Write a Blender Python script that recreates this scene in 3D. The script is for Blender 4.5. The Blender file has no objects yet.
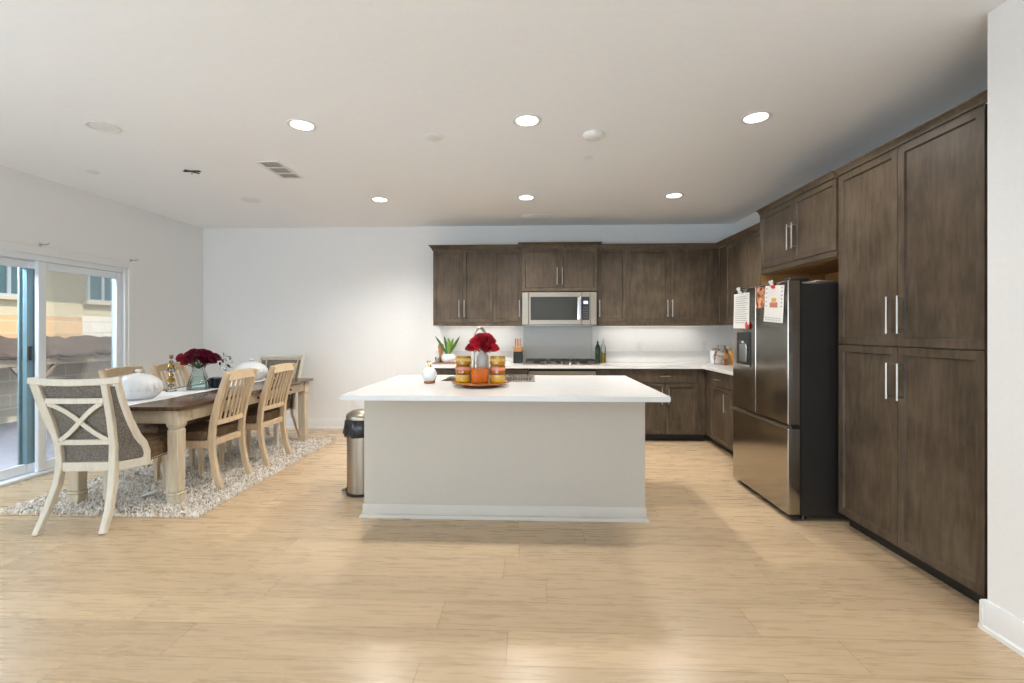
import bpy, bmesh, math, random
from mathutils import Vector, Matrix, Euler
random.seed(7)
PI = math.pi
R = math.radians
S = bpy.context.scene
COL = S.collection

# ------------------------------------------------------------------ camera, world, sun, added fill lamps, exposure
F_PX = 470.0
cd = bpy.data.cameras.new('camera')
cd.sensor_width = 36.0
cd.lens = 36.0 * F_PX / 1024.0
cd.shift_x = 0.0
cd.shift_y = -10.5 / 1024.0
cd.clip_start = 0.05
cam = bpy.data.objects.new('camera', cd)
cam.location = (0, 0, 1.33)
cam.rotation_euler = (PI / 2, 0, math.atan(18 / F_PX))
COL.objects.link(cam)
S.camera = cam

S.view_settings.view_transform = 'Standard'
S.view_settings.look = 'None'
S.view_settings.gamma = 1.0
S.view_settings.use_curve_mapping = False
S.view_settings.exposure = 0.34
try:
    S.cycles.use_denoising = True
    S.cycles.max_bounces = 10
    S.cycles.diffuse_bounces = 6
    S.cycles.transparent_max_bounces = 12
    S.cycles.sample_clamp_indirect = 6.0
    S.cycles.caustics_reflective = False
    S.cycles.caustics_refractive = False
except Exception:
    pass

W = bpy.data.worlds.new('sky')
S.world = W
W.use_nodes = True
bg = W.node_tree.nodes['Background']
bg.inputs['Color'].default_value = (0.80, 0.91, 1.0, 1)
bg.inputs['Strength'].default_value = 1.2

sd = bpy.data.lights.new('sun', 'SUN')
sd.energy = 4.2
sd.angle = R(0.6)
sd.color = (1.0, 0.93, 0.82)
sun = bpy.data.objects.new('sun', sd)
sun.rotation_euler = Vector((-0.60, 0.10, -0.79)).to_track_quat('-Z', 'Y').to_euler()
sun.location = (6, 0, 9)
COL.objects.link(sun)

def area_light(name, loc, direction, sx, sy, power, color=(1, 1, 1), parent=None, spread=None):
    d = bpy.data.lights.new(name, 'AREA')
    d.shape = 'RECTANGLE'
    d.size, d.size_y = sx, sy
    d.energy = power
    d.color = color
    if spread is not None:
        d.spread = spread
    o = bpy.data.objects.new(name, d)
    o.location = loc
    o.rotation_euler = Vector(direction).to_track_quat('-Z', 'Y').to_euler()
    COL.objects.link(o)
    if parent:
        o.parent = parent
    return o

# fill lamps added behind the viewpoint, at the unseen glazed rear wall:
# one aimed forward, one tilted up to brighten the ceiling
area_light('rear_fill', (-1.3, -3.12, 1.45), (0, 1, 0.25), 5.0, 1.9, 14, (0.80, 0.90, 1.0))
area_light('rear_up_fill', (-1.3, -3.05, 0.45), (0, 0.82, 0.58), 5.0, 0.5, 82, (0.70, 0.85, 1.0))
# fill lamp added at an invented left-wall window, out of view
area_light('side_fill', (-4.44, 0.55, 1.30), (1, 0.6, 0.12), 2.1, 1.9, 38, (0.70, 0.85, 1.0))
# added fill lamp outside, above the patio door, standing in for sky light
area_light('patio_fill', (-4.95, 3.55, 2.36), (1, 0.15, -0.4), 1.7, 0.45, 150, (0.76, 0.88, 1.0))

# ------------------------------------------------------------------ materials
def new_mat(name):
    m = bpy.data.materials.new(name)
    m.use_nodes = True
    nt = m.node_tree
    return m, nt, nt.nodes['Principled BSDF']

def setp(b, color=None, rough=None, metal=None, spec=None, **kw):
    if color is not None: b.inputs['Base Color'].default_value = (*color, 1)
    if rough is not None: b.inputs['Roughness'].default_value = rough
    if metal is not None: b.inputs['Metallic'].default_value = metal
    if spec is not None: b.inputs['Specular IOR Level'].default_value = spec
    for k, v in kw.items():
        b.inputs[k.replace('_', ' ')].default_value = v

def mix_noise(nt, b, c1, c2, scale=(1, 1, 1), nscale=6.0, detail=4.0, lo=0.3, hi=0.7, bump=0.0, distort=0.0):
    """base colour from stretched noise in object coordinates"""
    N = nt.nodes; L = nt.links
    tc = N.new('ShaderNodeTexCoord')
    mp = N.new('ShaderNodeMapping'); mp.inputs['Scale'].default_value = scale
    no = N.new('ShaderNodeTexNoise'); no.inputs['Scale'].default_value = nscale
    no.inputs['Detail'].default_value = detail; no.inputs['Distortion'].default_value = distort
    cr = N.new('ShaderNodeValToRGB')
    cr.color_ramp.elements[0].position = lo; cr.color_ramp.elements[0].color = (*c1, 1)
    cr.color_ramp.elements[1].position = hi; cr.color_ramp.elements[1].color = (*c2, 1)
    L.new(tc.outputs['Object'], mp.inputs['Vector']); L.new(mp.outputs[0], no.inputs['Vector'])
    L.new(no.outputs['Fac'], cr.inputs['Fac']); L.new(cr.outputs['Color'], b.inputs['Base Color'])
    if bump:
        bp = N.new('ShaderNodeBump'); bp.inputs['Strength'].default_value = bump; bp.inputs['Distance'].default_value = 0.002
        L.new(no.outputs['Fac'], bp.inputs['Height']); L.new(bp.outputs[0], b.inputs['Normal'])
    return no, cr

def plain(name, color, rough=0.5, metal=0.0, spec=None, var=0.06, nscale=12.0, bump=0.0, scale=(1, 1, 1)):
    m, nt, b = new_mat(name)
    setp(b, rough=rough, metal=metal, spec=spec)
    c1 = tuple(max(0, c * (1 - var)) for c in color); c2 = tuple(min(1, c * (1 + var)) for c in color)
    mix_noise(nt, b, c1, c2, nscale=nscale, bump=bump, scale=scale)
    return m

M = {}
M['wall'] = plain('wall_paint', (0.85, 0.85, 0.845), 0.9, var=0.012, nscale=40, bump=0.04)
M['ceiling'] = plain('ceiling_paint', (0.92, 0.925, 0.93), 0.95, var=0.01, nscale=30)
M['trim'] = plain('trim_white', (0.82, 0.82, 0.81), 0.45, var=0.01)
M['island'] = plain('island_paint', (0.54, 0.50, 0.44), 0.75, var=0.012, nscale=30, bump=0.03)
M['island_trim'] = plain('island_trim_paint', (0.58, 0.545, 0.49), 0.5, var=0.01)
M['white_plastic'] = plain('white_plastic', (0.80, 0.79, 0.77), 0.4, var=0.01)
M['vinyl'] = plain('white_vinyl', (0.80, 0.83, 0.86), 0.35, var=0.01)
M['vinyl_sky_tint'] = plain('sky_tinted_vinyl', (0.20, 0.31, 0.35), 0.4, var=0.03)  # white vinyl with the blue sky reflection put into its colour
M['black'] = plain('black_plastic', (0.012, 0.012, 0.013), 0.35, var=0.1)
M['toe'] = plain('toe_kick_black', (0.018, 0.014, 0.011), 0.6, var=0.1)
M['grate'] = plain('cast_iron', (0.02, 0.02, 0.02), 0.55, var=0.2)
M['nickel'] = plain('brushed_nickel', (0.58, 0.55, 0.50), 0.30, 1.0, var=0.04, nscale=60)
M['chrome'] = plain('chrome', (0.75, 0.75, 0.75), 0.15, 1.0, var=0.02)
M['gold'] = plain('brass', (0.62, 0.43, 0.14), 0.25, 1.0, var=0.05)
M['copper'] = plain('copper_wood', (0.34, 0.13, 0.045), 0.25, 0.0, var=0.25, nscale=18, scale=(1, 6, 1))
M['steel'] = plain('stainless_steel', (0.36, 0.315, 0.255), 0.34, 1.0, var=0.05, nscale=10, scale=(1, 1, 40))
M['steel_panel'] = plain('steel_backsplash', (0.56, 0.56, 0.54), 0.45, 0.35, var=0.02, nscale=10, scale=(1, 1, 30))
M['fridge'] = plain('dark_stainless', (0.42, 0.385, 0.335), 0.17, 1.0, var=0.04, nscale=8, scale=(1, 1, 40))
M['fridge_side'] = plain('fridge_side_grey', (0.020, 0.018, 0.016), 0.42, 0.0, var=0.05)
M['dark_glass'] = plain('dark_glass', (0.040, 0.040, 0.035), 0.22, 0.0, 0.25, var=0.03)
M['paper'] = plain('paper', (0.80, 0.79, 0.76), 0.8, var=0.01)
M['ink'] = plain('ink_grey', (0.25, 0.25, 0.27), 0.8, var=0.05)
M['red_plastic'] = plain('red_plastic', (0.62, 0.045, 0.04), 0.4, var=0.1)
M['photo_print'] = None
M['cream'] = plain('cream_paint', (0.66, 0.60, 0.49), 0.5, var=0.07, nscale=7, scale=(6, 6, 1))
M['table_cream'] = plain('table_antique_cream', (0.58, 0.49, 0.36), 0.5, var=0.12, nscale=7, scale=(6, 6, 1))
M['tan_wood'] = plain('tan_wash_wood', (0.60, 0.46, 0.30), 0.5, var=0.12, nscale=7, scale=(6, 6, 1))
M['tweed'] = plain('grey_brown_tweed', (0.17, 0.148, 0.125), 0.95, var=0.6, nscale=130, bump=0.5)
M['seat_brown'] = plain('brown_upholstery', (0.13, 0.08, 0.042), 0.65, var=0.4, nscale=30, bump=0.3)
M['nail'] = plain('nailhead', (0.55, 0.5, 0.42), 0.3, 1.0)
M['runner'] = plain('white_linen', (0.82, 0.82, 0.82), 0.9, var=0.02, nscale=80, bump=0.1)
M['ceramic'] = plain('white_ceramic', (0.80, 0.81, 0.82), 0.22, var=0.02)
M['vase_pale'] = plain('pale_green_ceramic', (0.60, 0.62, 0.57), 0.4, var=0.03)
M['rose_red'] = plain('rose_red', (0.30, 0.004, 0.014), 0.55, var=0.5, nscale=5)
M['rose_dark'] = plain('rose_burgundy', (0.17, 0.006, 0.030), 0.6, var=0.6, nscale=5)
M['rose_bright'] = plain('rose_crimson', (0.52, 0.012, 0.03), 0.55, var=0.5, nscale=5)
M['green'] = plain('leaf_green', (0.05, 0.13, 0.035), 0.5, var=0.3, nscale=20)
M['green_lime'] = plain('leaf_lime', (0.16, 0.27, 0.03), 0.45, var=0.2, nscale=20)
M['stem'] = plain('stem_green', (0.05, 0.10, 0.03), 0.6, var=0.2)
M['wood_mid'] = plain('warm_wood', (0.42, 0.20, 0.07), 0.5, var=0.2, nscale=8, scale=(8, 8, 1))
M['maple'] = plain('raw_maple', (0.50, 0.27, 0.09), 0.55, var=0.12, nscale=6, scale=(8, 1, 8))
M['bag'] = plain('bin_bag_black', (0.012, 0.012, 0.014), 0.22, var=0.2)
M['label_pink'] = plain('pink_label', (0.55, 0.20, 0.13), 0.5, var=0.12, nscale=120)
M['label_white'] = plain('cream_label', (0.52, 0.34, 0.10), 0.5, var=0.2, nscale=140)
M['label_brown'] = plain('brown_band', (0.22, 0.06, 0.02), 0.4, var=0.1)
M['snack'] = plain('orange_bag', (0.85, 0.38, 0.07), 0.35, var=0.35, nscale=25)
M['stucco'] = plain('stucco_tan', (0.56, 0.49, 0.34), 0.95, var=0.05, nscale=40, bump=0.2)
M['sill'] = plain('sill_tan', (0.55, 0.48, 0.36), 0.9, var=0.05)
M['tarp'] = plain('brown_canvas', (0.065, 0.040, 0.031), 0.85, var=0.3, nscale=5, bump=0.6)
M['post_grey'] = plain('weathered_timber', (0.24, 0.19, 0.15), 0.85, var=0.2, scale=(8, 8, 1))
M['patio'] = plain('patio_concrete', (0.42, 0.40, 0.45), 0.9, var=0.05, nscale=5)
M['fabric_blue'] = M['seat_brown']
M['dark_blue_glass'] = plain('dark_blue_glass', (0.01, 0.018, 0.035), 0.12, var=0.2)
M['roof'] = plain('roof_brown', (0.25, 0.2, 0.16), 0.9, var=0.1)
M['sky_glass'] = plain('house_window_glass', (0.10, 0.22, 0.24), 0.08, 0.0, var=0.05)

def emit(name, color, strength):
    m, nt, b = new_mat(name)
    setp(b, color=(0.8, 0.8, 0.8), rough=0.6)
    b.inputs['Emission Color'].default_value = (*color, 1)
    b.inputs['Emission Strength'].default_value = strength
    return m
M['lamp'] = emit('lamp_lens', (1.0, 0.96, 0.90), 9.0)
M['led'] = emit('led_strip', (1.0, 0.93, 0.82), 1.0)
M['display'] = emit('blue_display', (0.25, 0.45, 0.9), 0.7)

def glass(name, tint=(1, 1, 1), gloss=1.0):
    m, nt, b = new_mat(name)
    N = nt.nodes; L = nt.links
    out = N['Material Output']; N.remove(b)
    tr = N.new('ShaderNodeBsdfTransparent'); tr.inputs['Color'].default_value = (*tint, 1)
    gl = N.new('ShaderNodeBsdfGlossy'); gl.inputs['Roughness'].default_value = 0.02
    fr = N.new('ShaderNodeFresnel'); fr.inputs['IOR'].default_value = 1.45
    mu = N.new('ShaderNodeMath'); mu.operation = 'MULTIPLY'; mu.inputs[1].default_value = gloss * 0.6
    mx = N.new('ShaderNodeMixShader')
    L.new(fr.outputs[0], mu.inputs[0]); L.new(mu.outputs[0], mx.inputs['Fac'])
    L.new(tr.outputs[0], mx.inputs[1]); L.new(gl.outputs[0], mx.inputs[2]); L.new(mx.outputs[0], out.inputs['Surface'])
    return m
M['glass'] = glass('clear_glass', (0.97, 0.985, 0.985), 0.8)
M['glass_teal'] = glass('teal_glass', (0.91, 0.96, 0.955), 1.3)
M['glass_clear2'] = glass('crystal', (0.93, 0.93, 0.93), 1.6)
def tinted(name, color, rough=0.08, trans=0.75, ior=1.45):
    m, nt, b = new_mat(name)
    setp(b, rough=rough)
    mix_noise(nt, b, tuple(c * 0.9 for c in color), color, nscale=30)
    b.inputs['Transmission Weight'].default_value = trans
    b.inputs['IOR'].default_value = ior
    return m
M['amber'] = tinted('amber_glass', (0.70, 0.25, 0.01), trans=0.6)
M['amber_olive'] = tinted('olive_amber_glass', (0.48, 0.24, 0.008), trans=0.3)
M['yellow'] = tinted('yellow_wax', (0.90, 0.55, 0.006), trans=0.2)
M['orange_glass'] = tinted('orange_glass', (0.92, 0.20, 0.008), trans=0.4)
M['oil'] = tinted('olive_oil', (0.75, 0.52, 0.02), trans=0.35)
M['bottle_green'] = tinted('dark_green_glass', (0.02, 0.045, 0.015), trans=0.2)

def wood_cabinet():
    m, nt, b = new_mat('dark_stained_maple')
    setp(b, rough=0.45, spec=0.28)
    N = nt.nodes; L = nt.links
    tc = N.new('ShaderNodeTexCoord')
    mp = N.new('ShaderNodeMapping'); mp.inputs['Scale'].default_value = (15, 15, 2.2)
    n1 = N.new('ShaderNodeTexNoise'); n1.inputs['Scale'].default_value = 2.2; n1.inputs['Detail'].default_value = 6; n1.inputs['Distortion'].default_value = 0.6
    n2 = N.new('ShaderNodeTexNoise'); n2.inputs['Scale'].default_value = 5.0; n2.inputs['Detail'].default_value = 3
    oi = N.new('ShaderNodeObjectInfo')
    vm = N.new('ShaderNodeVectorMath'); vm.operation = 'ADD'
    L.new(tc.outputs['Object'], vm.inputs[0]); L.new(oi.outputs['Random'], vm.inputs[1])
    L.new(vm.outputs[0], mp.inputs['Vector']); L.new(mp.outputs[0], n1.inputs['Vector']); L.new(vm.outputs[0], n2.inputs['Vector'])
    ad = N.new('ShaderNodeMath'); ad.operation = 'MULTIPLY_ADD'; ad.inputs[1].default_value = 0.5
    L.new(n1.outputs['Fac'], ad.inputs[0])
    h = N.new('ShaderNodeMath'); h.operation = 'MULTIPLY'; h.inputs[1].default_value = 0.5
    L.new(n2.outputs['Fac'], h.inputs[0]); L.new(h.outputs[0], ad.inputs[2])
    cr = N.new('ShaderNodeValToRGB')
    cr.color_ramp.elements[0].position = 0.36; cr.color_ramp.elements[0].color = (0.056, 0.040, 0.026, 1)
    cr.color_ramp.elements[1].position = 0.66; cr.color_ramp.elements[1].color = (0.125, 0.093, 0.063, 1)
    L.new(ad.outputs[0], cr.inputs['Fac']); L.new(cr.outputs[0], b.inputs['Base Color'])
    return m
M['cab'] = wood_cabinet()

def quartz():
    m, nt, b = new_mat('white_quartz')
    setp(b, rough=0.16, spec=0.5)
    mix_noise(nt, b, (0.715, 0.705, 0.69), (0.735, 0.725, 0.71), nscale=9, detail=8, lo=0.35, hi=0.6)
    return m
M['quartz'] = quartz()

def floor_mat():
    m, nt, b = new_mat('light_oak_planks')
    N = nt.nodes; L = nt.links
    setp(b, rough=0.3, spec=0.45)
    PW, PL, Y0 = 0.218, 1.42, 1.866
    tc = N.new('ShaderNodeTexCoord'); sp = N.new('ShaderNodeSeparateXYZ'); L.new(tc.outputs['Object'], sp.inputs[0])
    def math_(op, a, bb=None, c=None):
        n = N.new('ShaderNodeMath'); n.operation = op
        for i, v in enumerate((a, bb, c)):
            if v is None: continue
            if isinstance(v, (int, float)): n.inputs[i].default_value = v
            else: L.new(v, n.inputs[i])
        return n.outputs[0]
    ys = math_('SUBTRACT', sp.outputs['Y'], Y0 - PW * 60)
    row = math_('FLOOR', math_('DIVIDE', ys, PW))
    wn = N.new('ShaderNodeTexWhiteNoise'); wn.noise_dimensions = '1D'; L.new(row, wn.inputs['W'])
    xs = math_('ADD', math_('ADD', sp.outputs['X'], 60 * PL), math_('MULTIPLY', wn.outputs['Value'], PL))
    colm = math_('FLOOR', math_('DIVIDE', xs, PL))
    cb = N.new('ShaderNodeCombineXYZ'); L.new(row, cb.inputs[0]); L.new(colm, cb.inputs[1])
    w2 = N.new('ShaderNodeTexWhiteNoise'); w2.noise_dimensions = '2D'; L.new(cb.outputs[0], w2.inputs['Vector'])
    fy = math_('FRACT', math_('DIVIDE', ys, PW)); fx = math_('FRACT', math_('DIVIDE', xs, PL))
    ey = math_('MULTIPLY', math_('MINIMUM', fy, math_('SUBTRACT', 1.0, fy)), PW)
    ex = math_('MULTIPLY', math_('MINIMUM', fx, math_('SUBTRACT', 1.0, fx)), PL)
    seam = math_('LESS_THAN', math_('MINIMUM', ex, ey), 0.0016)
    # grain
    gx = math_('MULTIPLY', sp.outputs['X'], 2.6); gy = math_('MULTIPLY', sp.outputs['Y'], 34.0)
    gv = N.new('ShaderNodeCombineXYZ'); L.new(gx, gv.inputs[0]); L.new(gy, gv.inputs[1]); L.new(math_('MULTIPLY', w2.outputs['Value'], 37.0), gv.inputs[2])
    n1 = N.new('ShaderNodeTexNoise'); n1.inputs['Scale'].default_value = 1.6; n1.inputs['Detail'].default_value = 7; n1.inputs['Distortion'].default_value = 0.9
    L.new(gv.outputs[0], n1.inputs['Vector'])
    kv = N.new('ShaderNodeCombineXYZ'); L.new(math_('MULTIPLY', sp.outputs['X'], 2.2), kv.inputs[0]); L.new(math_('MULTIPLY', sp.outputs['Y'], 7.0), kv.inputs[1]); L.new(math_('MULTIPLY', w2.outputs['Value'], 91.0), kv.inputs[2])
    n2 = N.new('ShaderNodeTexNoise'); n2.inputs['Scale'].default_value = 1.3; n2.inputs['Detail'].default_value = 3
    L.new(kv.outputs[0], n2.inputs['Vector'])
    knot = N.new('ShaderNodeValToRGB'); knot.color_ramp.elements[0].position = 0.28; knot.color_ramp.elements[0].color = (1, 1, 1, 1)
    knot.color_ramp.elements[1].position = 0.36; knot.color_ramp.elements[1].color = (0, 0, 0, 1); L.new(n2.outputs['Fac'], knot.inputs[0])
    cr = N.new('ShaderNodeValToRGB')
    e = cr.color_ramp.elements
    e[0].position = 0.28; e[0].color = (0.50, 0.358, 0.210, 1)
    e[1].position = 0.72; e[1].color = (0.595, 0.435, 0.265, 1)
    L.new(n1.outputs['Fac'], cr.inputs[0])
    hs = N.new('ShaderNodeHueSaturation'); L.new(cr.outputs[0], hs.inputs['Color'])
    L.new(math_('MULTIPLY_ADD', w2.outputs['Value'], 0.17, 0.92), hs.inputs['Value'])
    hs.inputs['Saturation'].default_value = 0.95
    mk = N.new('ShaderNodeMix'); mk.data_type = 'RGBA'; L.new(math_('MULTIPLY', knot.outputs[0], 0.30), mk.inputs[0]); L.new(hs.outputs[0], mk.inputs[6]); mk.inputs[7].default_value = (0.33, 0.21, 0.12, 1)
    ms = N.new('ShaderNodeMix'); ms.data_type = 'RGBA'; L.new(math_('MULTIPLY', seam, 0.65), ms.inputs[0]); L.new(mk.outputs[2], ms.inputs[6]); ms.inputs[7].default_value = (0.16, 0.10, 0.06, 1)
    L.new(ms.outputs[2], b.inputs['Base Color'])
    L.new(math_('MULTIPLY_ADD', n1.outputs['Fac'], 0.12, 0.22), b.inputs['Roughness'])
    bp = N.new('ShaderNodeBump'); bp.inputs['Strength'].default_value = 0.04; bp.inputs['Distance'].default_value = 0.002
    L.new(math_('SUBTRACT', n1.outputs['Fac'], seam), bp.inputs['Height']); L.new(bp.outputs[0], b.inputs['Normal'])
    return m
M['floor'] = floor_mat()

def table_top_mat():
    m, nt, b = new_mat('dark_walnut_top')
    setp(b, rough=0.22, spec=0.5)
    mix_noise(nt, b, (0.055, 0.03, 0.017), (0.16, 0.095, 0.055), scale=(14, 1.2, 1), nscale=2.5, detail=6, distort=0.4)
    return m
M['table_top'] = table_top_mat()

def rug_mat():
    m, nt, b = new_mat('shag_yarn')
    setp(b, rough=0.95)
    N = nt.nodes; L = nt.links
    no, cr = mix_noise(nt, b, (0.42, 0.35, 0.28), (0.90, 0.87, 0.82), nscale=30, detail=3, lo=0.34, hi=0.50)
    return m
M['rug'] = rug_mat()

def block_mat(name, c1, c2, mortar, w, h):
    m, nt, b = new_mat(name)
    N = nt.nodes; L = nt.links
    setp(b, rough=0.95)
    tc = N.new('ShaderNodeTexCoord'); sp = N.new('ShaderNodeSeparateXYZ'); cb = N.new('ShaderNodeCombineXYZ')
    L.new(tc.outputs['Object'], sp.inputs[0]); L.new(sp.outputs['Y'], cb.inputs[0]); L.new(sp.outputs['Z'], cb.inputs[1])
    br = N.new('ShaderNodeTexBrick')
    br.inputs['Color1'].default_value = (*c1, 1); br.inputs['Color2'].default_value = (*c2, 1); br.inputs['Mortar'].default_value = (*mortar, 1)
    br.inputs['Scale'].default_value = 1.0; br.inputs['Mortar Size'].default_value = 0.008
    br.inputs['Brick Width'].default_value = w; br.inputs['Row Height'].default_value = h
    L.new(cb.outputs[0], br.inputs['Vector']); L.new(br.outputs['Color'], b.inputs['Base Color'])
    return m
M['block_grey'] = block_mat('grey_block', (0.50, 0.44, 0.36), (0.42, 0.37, 0.30), (0.60, 0.54, 0.45), 0.42, 0.205)
M['block_orange'] = block_mat('orange_block', (0.62, 0.40, 0.21), (0.50, 0.31, 0.15), (0.58, 0.45, 0.30), 0.62, 0.19)
M['block_cream'] = block_mat('cream_block', (0.72, 0.67, 0.58), (0.66, 0.60, 0.52), (0.50, 0.44, 0.36), 0.50, 0.19)

def print_mat():
    m, nt, b = new_mat('warm_photo_print')
    setp(b, rough=0.35)
    no, cr = mix_noise(nt, b, (0.10, 0.01, 0.01), (0.85, 0.42, 0.22), nscale=22, detail=2, lo=0.38, hi=0.62)
    return m
M['photo_print'] = print_mat()

# ------------------------------------------------------------------ mesh helpers
class B:
    def __init__(self):
        self.bm = bmesh.new()
    def box(self, x0, x1, y0, y1, z0, z1, bev=0.0, seg=1):
        bm = self.bm
        r = bmesh.ops.create_cube(bm, size=1.0)
        vs = r['verts']
        for v in vs:
            v.co.x = x0 + (v.co.x + 0.5) * (x1 - x0)
            v.co.y = y0 + (v.co.y + 0.5) * (y1 - y0)
            v.co.z = z0 + (v.co.z + 0.5) * (z1 - z0)
        if bev > 0:
            es = list({e for v in vs for e in v.link_edges})
            bmesh.ops.bevel(bm, geom=es, offset=bev, segments=seg, affect='EDGES', profile=0.7)
        return self
    def shaker(self, x0, x1, z0, z1, yf, th=0.02, fw=0.058, rec=0.012):
        """door facing -y: front face at yf, raised frame round a recessed panel"""
        bm = self.bm
        r = bmesh.ops.create_cube(bm, size=1.0)
        vs = r['verts']
        for v in vs:
            v.co.x = x0 + (v.co.x + 0.5) * (x1 - x0)
            v.co.y = yf + (v.co.y + 0.5) * th
            v.co.z = z0 + (v.co.z + 0.5) * (z1 - z0)
        f = [f for f in {f for v in vs for f in v.link_faces} if all(abs(v.co.y - yf) < 1e-6 for v in f.verts)][0]
        bmesh.ops.inset_region(bm, faces=[f], thickness=0.0025, depth=0.0)
        for v in f.verts: pass
        outer = [v for v in vs if abs(v.co.y - yf) < 1e-6 and v not in f.verts]
        for v in outer: v.co.y += 0.0025
        bmesh.ops.inset_region(bm, faces=[f], thickness=fw - 0.0025, depth=0.0)
        bmesh.ops.inset_region(bm, faces=[f], thickness=0.008, depth=0.0)
        for v in f.verts: v.co.y += rec
        return self
    def lathe(self, prof, c=(0, 0, 0), seg=24, wob=None, sx=1.0, sy=1.0):
        bm = self.bm
        rings = []
        for (r, z) in prof:
            ring = []
            if r < 1e-6:
                ring = [bm.verts.new((c[0], c[1], c[2] + z))]
            else:
                for i in range(seg):
                    a = 2 * PI * i / seg
                    rr = r * (wob(a, z) if wob else 1.0)
                    ring.append(bm.verts.new((c[0] + rr * math.cos(a) * sx, c[1] + rr * math.sin(a) * sy, c[2] + z)))
            rings.append(ring)
        for a, b in zip(rings, rings[1:]):
            if len(a) == 1 and len(b) == 1: continue
            for i in range(seg):
                j = (i + 1) % seg
                if len(a) == 1: bm.faces.new((a[0], b[j], b[i]))
                elif len(b) == 1: bm.faces.new((a[i], a[j], b[0]))
                else: bm.faces.new((a[i], a[j], b[j], b[i]))
        for ring, flip in ((rings[0], True), (rings[-1], False)):
            if len(ring) > 2:
                bm.faces.new(list(reversed(ring)) if flip else ring)
        return self
    def tube(self, pts, r, seg=10, caps=True):
        pts = [Vector(p) for p in pts]
        n = len(pts)
        rad = r if isinstance(r, (list, tuple)) else [r] * n
        bm = self.bm
        rings = []
        t0 = (pts[1] - pts[0]).normalized()
        ref = Vector((0, 0, 1)) if abs(t0.z) < 0.9 else Vector((1, 0, 0))
        u = t0.cross(ref).normalized()
        for i, p in enumerate(pts):
            t = (pts[min(i + 1, n - 1)] - pts[max(i - 1, 0)]).normalized()
            u = (u - t * u.dot(t)).normalized()
            w = t.cross(u)
            rings.append([bm.verts.new(p + (u * math.cos(2 * PI * k / seg) + w * math.sin(2 * PI * k / seg)) * rad[i]) for k in range(seg)])
        for a, b in zip(rings, rings[1:]):
            for k in range(seg):
                j = (k + 1) % seg
                bm.faces.new((a[k], a[j], b[j], b[k]))
        if caps:
            bm.faces.new(list(reversed(rings[0]))); bm.faces.new(rings[-1])
        return self
    def sweep(self, pts, side, w, d, bev=0.0):
        """rectangular bar along pts; side = fixed width direction (w), d = depth across"""
        pts = [Vector(p) for p in pts]; n = len(pts); s = Vector(side).normalized()
        W_ = w if isinstance(w, (list, tuple)) else [w] * n
        D_ = d if isinstance(d, (list, tuple)) else [d] * n
        bm = self.bm; rings = []
        for i, p in enumerate(pts):
            t = (pts[min(i + 1, n - 1)] - pts[max(i - 1, 0)]).normalized()
            s2 = (s - t * s.dot(t)).normalized()
            q = s2.cross(t).normalized()
            a, b = W_[i] / 2, D_[i] / 2
            c = min(a, b) * 0.22
            rings.append([bm.verts.new(p + s2 * x + q * y) for (x, y) in
                          ((-a + c, -b), (a - c, -b), (a, -b + c), (a, b - c), (a - c, b), (-a + c, b), (-a, b - c), (-a, -b + c))])
        for a, b in zip(rings, rings[1:]):
            for k in range(8):
                j = (k + 1) % 8
                bm.faces.new((a[k], a[j], b[j], b[k]))
        bm.faces.new(list(reversed(rings[0]))); bm.faces.new(rings[-1])
        return self
    def prism(self, poly, axis, a0, a1):
        """extrude a 2-D polygon along an axis ('x','y','z')"""
        bm = self.bm
        def P(u, v, a):
            return {'x': (a, u, v), 'y': (u, a, v), 'z': (u, v, a)}[axis]
        lo = [bm.verts.new(P(u, v, a0)) for u, v in poly]
        hi = [bm.verts.new(P(u, v, a1)) for u, v in poly]
        k = len(poly)
        for i in range(k):
            j = (i + 1) % k
            bm.faces.new((lo[i], lo[j], hi[j], hi[i]))
        bm.faces.new(list(reversed(lo))); bm.faces.new(hi)
        return self
    def ball(self, c, r, seg=12, sc=(1, 1, 1)):
        rr = bmesh.ops.create_uvsphere(self.bm, u_segments=seg, v_segments=max(6, seg // 2), radius=1.0)
        for v in rr['verts']:
            v.co = Vector((c[0] + v.co.x * r * sc[0], c[1] + v.co.y * r * sc[1], c[2] + v.co.z * r * sc[2]))
        return self
    def xform(self, mat):
        self.bm.transform(mat); return self
    def done(self, name, mat, parent=None, ang=38, keep_normals=False):
        bm = self.bm
        if not keep_normals:
            bmesh.ops.recalc_face_normals(bm, faces=bm.faces)
        me = bpy.data.meshes.new(name)
        bm.to_mesh(me); bm.free()
        for p in me.polygons: p.use_smooth = True
        try: me.set_sharp_from_angle(angle=R(ang))
        except Exception: pass
        me.materials.append(M[mat] if isinstance(mat, str) else mat)
        o = bpy.data.objects.new(name, me)
        COL.objects.link(o)
        if parent is not None: o.parent = parent
        return o

def tag(o, label, cat, group=None):
    o['label'] = label; o['category'] = cat
    if group: o['group'] = group
    return o
def thing(name, label, cat, loc=(0, 0, 0), rotz=0.0, group=None):
    o = bpy.data.objects.new(name, None)
    o.empty_display_size = 0.1
    COL.objects.link(o)
    o.location = loc; o.rotation_euler = (0, 0, rotz)
    return tag(o, label, cat, group)
def struct(o):
    o['kind'] = 'structure'; return o
def copy_tree(o, parent=None):
    c = o.copy(); COL.objects.link(c)
    if parent is not None: c.parent = parent
    for ch in list(o.children): copy_tree(ch, c)
    return c

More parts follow.
